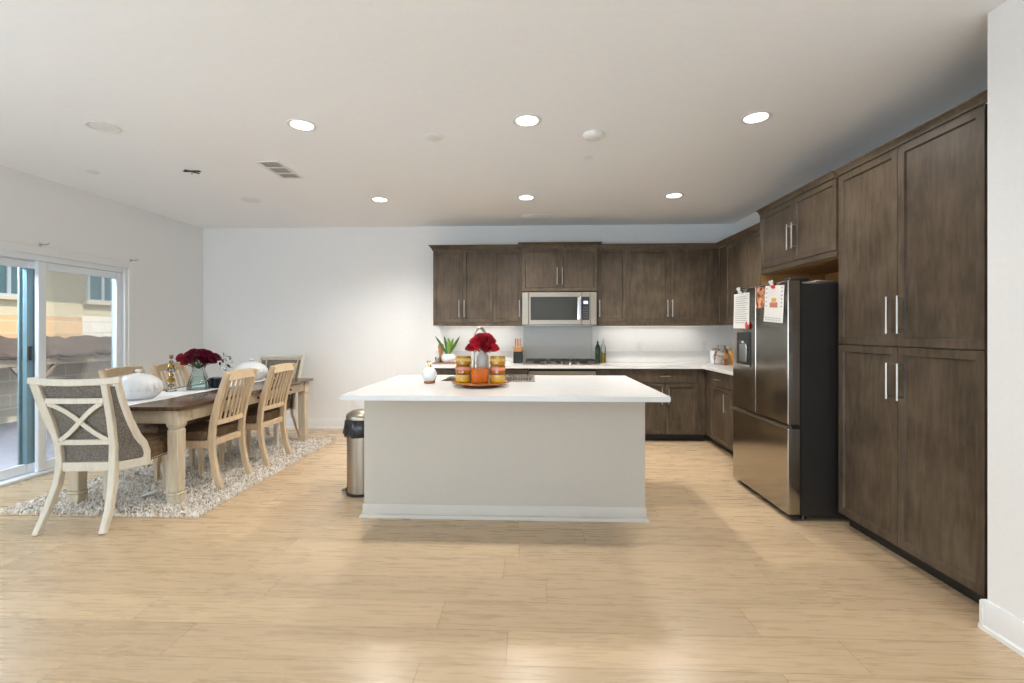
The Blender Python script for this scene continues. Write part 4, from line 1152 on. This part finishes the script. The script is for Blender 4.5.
# ------------------------------------------------------------------ rug
RX0, RX1, RY0, RY1 = -3.86, -2.36, 3.245, 5.66
t = thing('shag_rug', 'cream and grey shag rug under the dining table', 'rug', (0, 0, 0.0))
B().box(RX0, RX1, RY0, RY1, 0.0006, 0.008, 0.003).done('backing', 'tan_wood', t)
b = B(); bm = b.bm
rnd = random.Random(5)
NT = 26000
verts = []; faces = []
for i in range(NT):
    x = rnd.uniform(RX0 - 0.004, RX1 + 0.004); y = rnd.uniform(RY0 - 0.004, RY1 + 0.004)
    a = rnd.random() * 2 * PI; ln_ = rnd.uniform(0.018, 0.034); lean = rnd.uniform(0.006, 0.022); w = rnd.uniform(0.005, 0.009)
    dx, dy = math.cos(a) * lean, math.sin(a) * lean
    px, py = -math.sin(a) * w / 2, math.cos(a) * w / 2
    k = len(verts)
    verts += [(x - px, y - py, 0.004), (x + px, y + py, 0.004), (x + dx * 0.5 + px * 1.1, y + dy * 0.5 + py * 1.1, 0.004 + ln_ * 0.7), (x + dx * 0.5 - px * 1.1, y + dy * 0.5 - py * 1.1, 0.004 + ln_ * 0.7),
              (x + dx * 1.2, y + dy * 1.2, 0.004 + ln_ * 0.92)]
    faces += [(k, k + 1, k + 2, k + 3), (k + 3, k + 2, k + 4)]
b.bm.free()
me = bpy.data.meshes.new('pile'); me.from_pydata(verts, [], faces); me.materials.append(M['rug'])
po = bpy.data.objects.new('pile', me); COL.objects.link(po); po.parent = t; po['kind'] = 'stuff'
ZR = 0.0082

# ------------------------------------------------------------------ dining table
TX0, TX1, TY0, TY1 = -3.575, -2.625, 3.42, 5.60
t = thing('dining_table', 'long cream dining table with dark brown top and block legs', 'table', ((TX0 + TX1) / 2, (TY0 + TY1) / 2, ZR))
hw, hl = (TX1 - TX0) / 2, (TY1 - TY0) / 2
zt = 0.76 - ZR
b = B(); b.box(-hw, hw, -hl, hl, zt - 0.032, zt, 0.006, 2); b.done('tabletop', 'table_top', t)
LW = 0.095
lx, ly = hw - 0.035 - LW / 2, hl - 0.035 - LW / 2
for sx in (-1, 1):
    for sy in (-1, 1):
        b = B(); cx, cy = sx * lx, sy * ly; q = LW / 2
        b.box(cx - q, cx + q, cy - q, cy + q, zt - 0.150, zt - 0.0325, 0.003)
        b.box(cx - q * 0.94, cx + q * 0.94, cy - q * 0.94, cy + q * 0.94, zt - 0.163, zt - 0.1505, 0.003)
        b.box(cx - q * 0.80, cx + q * 0.80, cy - q * 0.80, cy + q * 0.80, zt - 0.178, zt - 0.1635, 0.003)
        bm = b.bm
        r = bmesh.ops.create_cube(bm, size=1.0)
        for v in r['verts']:
            up = v.co.z > 0
            s = q * (0.92 if up else 0.86)
            v.co = Vector((cx + (s if v.co.x > 0 else -s), cy + (s if v.co.y > 0 else -s), zt - 0.1785 if up else 0.092))
        es = list({e for v in r['verts'] for e in v.link_edges})
        bmesh.ops.bevel(bm, geom=es, offset=0.006, segments=1, affect='EDGES')
        b.box(cx - q * 0.97, cx + q * 0.97, cy - q * 0.97, cy + q * 0.97, 0.070, 0.0915, 0.005)
        b.box(cx - q * 0.90, cx + q * 0.90, cy - q * 0.90, cy + q * 0.90, 0.0, 0.0695, 0.004)
        b.done('leg', 'table_cream', t)
ax_ = lx + 0.02
b = B()
for s in (-1, 1):
    b.box(s * ax_ - 0.011, s * ax_ + 0.011, -ly + LW / 2, ly - LW / 2, zt - 0.135, zt - 0.0325, 0.002)
    b.box(-lx + LW / 2, lx - LW / 2, s * (ly + 0.02) - 0.011, s * (ly + 0.02) + 0.011, zt - 0.135, zt - 0.0325, 0.002)
b.done('apron', 'table_cream', t)
for s in (-1, 1):
    for k in range(3):
        yc = -0.62 + k * 0.62
        d = B().box(s * (ax_ + 0.0115) if s > 0 else s * (ax_ + 0.0175), s * (ax_ + 0.0175) if s > 0 else s * (ax_ + 0.0115), yc - 0.27, yc + 0.27, zt - 0.122, zt - 0.046, 0.002).done('drawer', 'table_cream', t)
        b = B(); b.ball((s * (ax_ + 0.027), yc, zt - 0.084), 0.011, 12); b.tube([(s * (ax_ + 0.0176), yc, zt - 0.084), (s * (ax_ + 0.024), yc, zt - 0.084)], 0.005, 8); b.done('knob', 'grate', d)

# runner
ZTAB = 0.76
b = B(); bm = b.bm
n = 40; g = []
RXa, RXb = -3.46, -3.05
for i in range(n + 1):
    y = TY0 + 0.03 + (TY1 - TY0 - 0.06) * i / n
    g.append([bm.verts.new((RXa + (RXb - RXa) * j / 8 + 0.006 * math.sin(y * 5 + j), y, ZTAB + 0.0032 + 0.0012 * math.sin(y * 14 + j * 1.7))) for j in range(9)])
for i in range(n):
    for j in range(8): bm.faces.new((g[i][j], g[i][j + 1], g[i + 1][j + 1], g[i + 1][j]))
ro = b.done('table_runner', 'runner')
tag(ro, 'white cloth runner laid along the middle of the dining table', 'runner')
sm = ro.modifiers.new('thick', 'SOLIDIFY'); sm.thickness = 0.002; sm.offset = -1

# ------------------------------------------------------------------ side chairs (local: facing +y)
def side_chair(label, group):
    t = thing('dining_chair', label, 'chair', (0, 0, 0), 0, group)
    post = [(-0.235, 0.0), (-0.190, 0.14), (-0.162, 0.30), (-0.155, 0.43), (-0.168, 0.56), (-0.205, 0.72), (-0.255, 0.88), (-0.288, 0.975)]
    for s in (-1, 1):
        b = B(); b.sweep([(s * 0.205, y, z) for y, z in post], (1, 0, 0), 0.036, [0.046, 0.048, 0.052, 0.054, 0.052, 0.048, 0.044, 0.040])
        b.done('leg', 'tan_wood', t)
        b = B(); b.sweep([(s * 0.215, 0.225, 0.0), (s * 0.215, 0.225, 0.40)], (1, 0, 0), [0.034, 0.044], [0.034, 0.044]); b.done('leg', 'tan_wood', t)
        # seat side rail
    b = B()
    for s in (-1, 1):
        b.sweep([(s * 0.212, -0.132, 0.385), (s * 0.218, 0.203, 0.385)], (1, 0, 0), 0.022, 0.062)
    b.box(-0.193, 0.193, 0.214, 0.236, 0.355, 0.418, 0.002)
    b.box(-0.187, 0.187, -0.166, -0.144, 0.365, 0.415, 0.002)
    b.done('seat_frame', 'tan_wood', t)
    b = B(); b.box(-0.232, 0.232, -0.128, 0.255, 0.4185, 0.490, 0.022, 3)
    for v in b.bm.verts:
        if v.co.z > 0.46: v.co.z += 0.012 * (1 - (v.co.x / 0.24) ** 2)
    b.done('seat', 'seat_brown', t)
    b = B()   # crest rail, gently bowed
    pts = [(-0.187 + 0.374 * k / 8, -0.272 - 0.018 * math.sin(PI * k / 8), 0.940 + 0.010 * math.sin(PI * k / 8)) for k in range(9)]
    b.sweep(pts, (0, 0.28, 0.96), 0.082, 0.024); b.done('top_rail', 'tan_wood', t)
    b = B(); pts = [(-0.187 + 0.374 * k / 8, -0.172 - 0.015 * math.sin(PI * k / 8), 0.555) for k in range(9)]
    b.sweep(pts, (0, 0.1, 1.0), 0.042, 0.024); b.done('lower_rail', 'tan_wood', t)
    for k in range(6):
        x = -0.1425 + 0.057 * k
        bow = 0.017 * math.sin(PI * (x + 0.187) / 0.374)
        b = B(); b.sweep([(x, -0.174 - bow, 0.570), (x, -0.196 - bow, 0.68), (x, -0.230 - bow, 0.80), (x, -0.262 - bow, 0.905)], (1, 0, 0), 0.022, 0.013)
        b.done('slat', 'tan_wood', t)
    return t
grp = 'slat-backed dining chairs'
# facing -x: rotz = +90deg ; facing +x: rotz = -90deg
def put(o, x, y, rz, lab): 
    o.location = (x, y, ZR); o.rotation_euler = (0, 0, rz); tag(o, lab, 'chair', grp)
c0 = side_chair('', grp)
put(c0, -2.795, 4.00, PI / 2 + R(1), 'slat-back tan wood dining chair on kitchen side of the table, nearer the camera')
c1 = copy_tree(c0); put(c1, -2.795, 4.71, PI / 2 - R(1), 'slat-back tan wood dining chair on kitchen side of the table, nearer the back wall')
c2 = copy_tree(c0); put(c2, -3.50, 4.22, -PI / 2, 'slat-back dining chair on patio door side of the table, behind the near lidded dish')
c3 = copy_tree(c0); put(c3, -3.50, 4.78, -PI / 2, 'slat-back dining chair on patio door side of the table, behind the candlestick and roses')

# host chairs
def host_chair(label):
    t = thing('host_chair', label, 'chair', (0, 0, 0), 0, 'upholstered end chairs')
    post = [(0.208, -0.365, 0.0), (0.198, -0.300, 0.13), (0.180, -0.245, 0.29), (0.172, -0.225, 0.42), (0.178, -0.232, 0.56), (0.194, -0.280, 0.75), (0.214, -0.355, 0.985)]
    wing = [(0.268, -0.318, 0.985), (0.267, -0.276, 0.86), (0.268, -0.215, 0.72), (0.272, -0.150, 0.60), (0.279, -0.098, 0.53), (0.284, -0.078, 0.47), (0.284, -0.078, 0.375)]
    for s in (-1, 1):
        b = B(); b.sweep([(s * x, y, z) for x, y, z in post], (1, 0, 0), [0.036, 0.038, 0.042, 0.044, 0.044, 0.042, 0.040], [0.040, 0.044, 0.048, 0.05, 0.042, 0.036, 0.032])
        b.done('leg', 'cream', t)
        b = B(); b.sweep([(s * 0.235, 0.245, 0.0), (s * 0.235, 0.245, 0.385)], (1, 0, 0), [0.042, 0.052], [0.042, 0.052]); b.done('leg', 'cream', t)
        b = B(); b.sweep([(s * x, y, z) for x, y, z in wing], (1, 0, 0), 0.026, [0.036, 0.038, 0.04, 0.044, 0.046, 0.048, 0.048]); b.done('wing_frame', 'cream', t)
        b = B(); bm = b.bm       # wing upholstery between post and wing frame
        P_ = [Vector((s * 0.184, -0.222, 0.44)), Vector((s * 0.188, -0.228, 0.56)), Vector((s * 0.200, -0.260, 0.72)), Vector((s * 0.211, -0.302, 0.86)), Vector((s * 0.219, -0.338, 0.962))]
        Q_ = [Vector((s * 0.278, -0.090, 0.44)), Vector((s * 0.270, -0.124, 0.56)), Vector((s * 0.260, -0.218, 0.72)), Vector((s * 0.259, -0.280, 0.86)), Vector((s * 0.259, -0.318, 0.962))]
        rows = []
        for p, q in zip(P_, Q_):
            nrm = (q - p).cross(Vector((0, 0, 1))).normalized()
            if nrm.y < 0: nrm = -nrm
            rows.append([bm.verts.new(p - nrm * 0.006), bm.verts.new(q - nrm * 0.006), bm.verts.new(q + nrm * 0.012), bm.verts.new((p + q) / 2 + nrm * 0.022), bm.verts.new(p + nrm * 0.014)])
        for a, c in zip(rows, rows[1:]):
            for k in range(5): bm.faces.new((a[k], a[(k + 1) % 5], c[(k + 1) % 5], c[k]))
        bm.faces.new(rows[0]); bm.faces.new(list(reversed(rows[-1])))
        b.done('wing_panel', 'tweed', t)
        b = B(); b.sweep([(s * 0.190, -0.210, 0.405), (s * 0.277, -0.095, 0.405)], (0, 0, 1), 0.058, 0.026); b.done('side_rail', 'cream', t)
    def xr(z): return 0.172 + (0.210 - 0.172) * (z - 0.42) / 0.565
    def yr(z): return -0.225 - 0.130 * max(0, (z - 0.50) / 0.485) ** 1.3
    b = B(); pts = []
    for k in range(13):
        u = -1 + 2 * k / 12
        pts.append((u * 0.284, -0.366 + 0.048 * u * u, 0.992 + 0.012 * u * u))
    b.sweep(pts, (0, 0, 1), 0.042, 0.040); b.done('top_rail', 'cream', t)
    for (z, h) in ((0.868, 0.036), (0.578, 0.036)):
        b = B(); b.sweep([(-xr(z) + 0.02, yr(z) - 0.008, z), (0, yr(z) - 0.014, z), (xr(z) - 0.02, yr(z) - 0.008, z)], (0, 0, 1), h, 0.020); b.done('back_rail', 'cream', t)
    b = B(); b.box(-0.152, 0.152, -0.244, -0.206, 0.378, 0.440, 0.003); b.done('rear_rail', 'cream', t)
    za, zb = 0.592, 0.852
    for s in (-1, 1):
        b = B(); pts = []
        for k in range(9):
            u = k / 8; z = za + (zb - za) * u
            x = s * (-1 + 2 * u) * (xr(z) - 0.030)
            pts.append((x, yr(z) - 0.012 - (0.003 if s > 0 else 0), z + 0.012 * math.sin(2 * PI * u) * -1))
        b.sweep(pts, (0, 1, 0), 0.012, 0.030); b.done('cross_brace', 'cream', t)
    # back upholstery
    b = B(); bm = b.bm; rows = []
    for k in range(9):
        z = 0.442 + (0.965 - 0.442) * k / 8; x = xr(z) - 0.018; y = yr(z)
        rows.append([bm.verts.new((-x, y + 0.004, z)), bm.verts.new((x, y + 0.004, z)), bm.verts.new((x, y + 0.030, z)), bm.verts.new((0, y + 0.048, z)), bm.verts.new((-x, y + 0.030, z))])
    for a, c in zip(rows, rows[1:]):
        for k in range(5): bm.faces.new((a[k], a[(k + 1) % 5], c[(k + 1) % 5], c[k]))
    bm.faces.new(rows[0]); bm.faces.new(list(reversed(rows[-1])))
    b.done('back_cushion', 'tweed', t)
    b = B(); b.prism([(-0.158, -0.200), (0.158, -0.200), (0.258, -0.07), (0.266, 0.26), (0.22, 0.285), (-0.22, 0.285), (-0.266, 0.26), (-0.258, -0.07)], 'z', 0.387, 0.530)
    es = [e for e in b.bm.edges if all(v.co.z > 0.52 for v in e.verts)]
    bmesh.ops.bevel(b.bm, geom=es, offset=0.035, segments=3, affect='EDGES')
    b.done('seat', 'seat_brown', t)
    b = B()
    for s in (-1, 1):
        for k in range(15): b.ball((s * (0.2585 + 0.0075 * k / 14 + 0.001), -0.055 + k * 0.022, 0.398), 0.006, 6)
    for k in range(19): b.ball((-0.207 + k * 0.023, 0.286, 0.398), 0.006, 6)
    b.done('nailhead_trim', 'nail', t)
    return t
h0 = host_chair('upholstered wing chair with X-shaped back at the near end of the dining table')
h0.location = (-3.032, 3.315, 0.0); h0.rotation_euler = (0, 0, R(5))
h1 = copy_tree(h0); h1.location = (-3.075, 5.47, 0.0); h1.rotation_euler = (0, 0, PI); h1.location.z = 0.0
tag(h1, 'upholstered wing chair at the far end of the dining table by the back wall', 'chair', 'upholstered end chairs')
h1.location = (-3.155, 5.55, 0)
# care tag hanging under the near chair seat
tg = thing('paper_tag', 'small white paper tag lying on rug under the near end chair', 'tag', (-3.03, 3.62, 0.036), R(25))
b = B(); b.box(-0.05, 0.05, -0.03, 0.03, 0, 0.0015); b.xform(Matrix.Rotation(R(-14), 4, 'Y')); b.done('sheet', 'paper', tg)

# ------------------------------------------------------------------ table decor
ZD = ZTAB + 0.0048
def lidded_dish(label):
    t = thing('lidded_dish', label, 'dish', (0, 0, 0), 0, 'white lidded dishes')
    sw = lambda a, z: 1 + 0.032 * math.cos(22 * a + z * 30)
    B().lathe([(0, 0), (0.100, 0), (0.112, 0.006), (0.148, 0.032), (0.170, 0.070), (0.170, 0.078), (0, 0.078)], seg=66, wob=sw, sx=1.0, sy=0.9).done('bowl', 'ceramic', t)
    B().lathe([(0, 0.0785), (0.170, 0.0785), (0.175, 0.095), (0.166, 0.132), (0.138, 0.170), (0.092, 0.197), (0.045, 0.210), (0.022, 0.214), (0, 0.215)], seg=66, wob=sw, sx=1.0, sy=0.9).done('lid', 'ceramic', t)
    B().lathe([(0, 0.2152), (0.014, 0.2152), (0.012, 0.222), (0.021, 0.228), (0.025, 0.236), (0.018, 0.245), (0, 0.249)], seg=20).done('knob', 'ceramic', t)
    return t
d0 = lidded_dish('large white ribbed lidded dish at the near end of the runner')
d0.location = (-3.265, 3.80, ZD)
d1 = copy_tree(d0); d1.location = (-3.21, 5.30, ZD); tag(d1, 'large white ribbed lidded dish at the far end of the runner', 'dish', 'white lidded dishes')

t = thing('candlestick', 'clear glass candlestick with stacked amber beads left of the roses', 'candlestick', (-3.36, 4.28, ZD))
B().lathe([(0, 0), (0.045, 0), (0.048, 0.006), (0.03, 0.014), (0.010, 0.024), (0, 0.024)], seg=24).done('foot', 'glass_clear2', t)
b = B(); b.lathe([(0.006, 0.0242), (0.008, 0.04), (0.006, 0.30), (0.012, 0.31), (0.016, 0.34), (0.012, 0.34), (0, 0.33)], seg=16); b.done('shaft', 'glass_clear2', t)
for z, r, m_ in ((0.055, 0.026, 'glass_clear2'), (0.105, 0.032, 'amber_olive'), (0.150, 0.022, 'gold'), (0.20, 0.034, 'glass_clear2'), (0.232, 0.028, 'gold'), (0.275, 0.020, 'glass_clear2'), (0.318, 0.018, 'amber_olive')):
    B().lathe([(0.0085, -r * 0.72), (r * 0.8, -r * 0.45), (r, 0), (r * 0.8, r * 0.45), (0.0085, r * 0.72), (0.0085, -r * 0.72)], c=(0, 0, z), seg=18).done('bead', m_, t)

VX2, VY2 = -3.21, 4.44
t = thing('teal_vase', 'ribbed teal glass vase of dark red roses on the dining table', 'vase', (VX2, VY2, ZD))
B().lathe([(0, 0), (0.095, 0), (0.100, 0.008), (0.094, 0.05), (0.074, 0.12), (0.056, 0.17), (0.052, 0.20), (0.062, 0.232), (0.058, 0.232), (0.047, 0.20), (0.050, 0.17), (0.068, 0.12), (0.088, 0.05), (0.090, 0.012), (0, 0.012)], seg=60,
          wob=lambda a, z: 1 + 0.03 * math.cos(15 * a)).done('vessel', 'glass_teal', t)
B().lathe([(0, 0.0125), (0.084, 0.0125), (0.083, 0.045), (0.064, 0.115), (0.06, 0.125), (0, 0.125)], seg=30).done('water', 'glass_teal', t)
pts = []
rr2 = random.Random(3)
for (ring, n, rad, dz) in ((0, 1, 0.0, 0.085), (1, 6, 0.075, 0.065), (2, 10, 0.140, 0.022), (3, 6, 0.105, -0.012)):
    for k in range(n):
        a = 2 * PI * k / n + ring * 0.5
        pts.append((rad * math.cos(a) * 1.1, rad * math.sin(a), dz + rr2.uniform(-0.012, 0.012), 0.034, 1 if rr2.random() < 0.28 else 0))
roses(VX2, VY2, ZD + 0.282, pts, ['rose_dark', 'rose_red'], 'dark red rose in the teal glass vase on the dining table', 'dark red roses on the table', (VX2, VY2, ZD + 0.20))

t = thing('candle_bowl', 'dark ribbed glass candle bowl beside the teal vase', 'candle bowl', (-3.115, 4.60, ZD))
B().lathe([(0, 0), (0.075, 0), (0.082, 0.006), (0.085, 0.095), (0.080, 0.098), (0.076, 0.085), (0, 0.08)], seg=64, wob=lambda a, z: 1 + 0.035 * math.cos(16 * a)).done('bowl', 'dark_blue_glass', t)
for k in range(3):
    b = B(); b.tube([(0.03 * math.cos(k * 2.1), 0.03 * math.sin(k * 2.1), 0.0805), (0.03 * math.cos(k * 2.1), 0.03 * math.sin(k * 2.1), 0.096)], 0.02, 12); b.done('tealight', 'chrome', t)

t = thing('crystal_tree', 'silver ornamental tree with mirrored leaves beyond the dark red roses', 'ornament', (-3.31, 5.00, ZD))
B().lathe([(0, 0), (0.04, 0), (0.042, 0.005), (0.012, 0.014), (0, 0.014)], seg=20).done('base', 'chrome', t)
b = B(); b.tube([(0, 0, 0.014), (0.004, 0, 0.12), (-0.003, 0, 0.22), (0, 0, 0.30)], [0.005, 0.004, 0.003, 0.002], 8); b.done('trunk', 'chrome', t)
rr3 = random.Random(9)
for k in range(16):
    z = 0.10 + 0.0125 * k; a = k * 2.4; l = 0.065 * (1 - 0.55 * abs(k - 7) / 9)
    p = Vector((math.cos(a) * l, math.sin(a) * l, z + 0.025))
    b = B(); b.tube([(0, 0, z), p * 0.6 + Vector((0, 0, z * 0.4 - 0.004)), p], 0.0014, 5)
    o = b.done('twig', 'chrome', t)
    b = B(); b.ball((0, 0, 0), 0.018, 8, (1.3, 0.25, 0.8)); b.xform(Matrix.Translation(p) @ Euler((rr3.random() * 3, rr3.random() * 3, rr3.random() * 3)).to_matrix().to_4x4())
    b.done('leaf', ('chrome', 'dark_glass', 'glass_clear2', 'gold')[k % 4] if k % 4 != 3 or k % 8 == 3 else 'dark_glass', o)
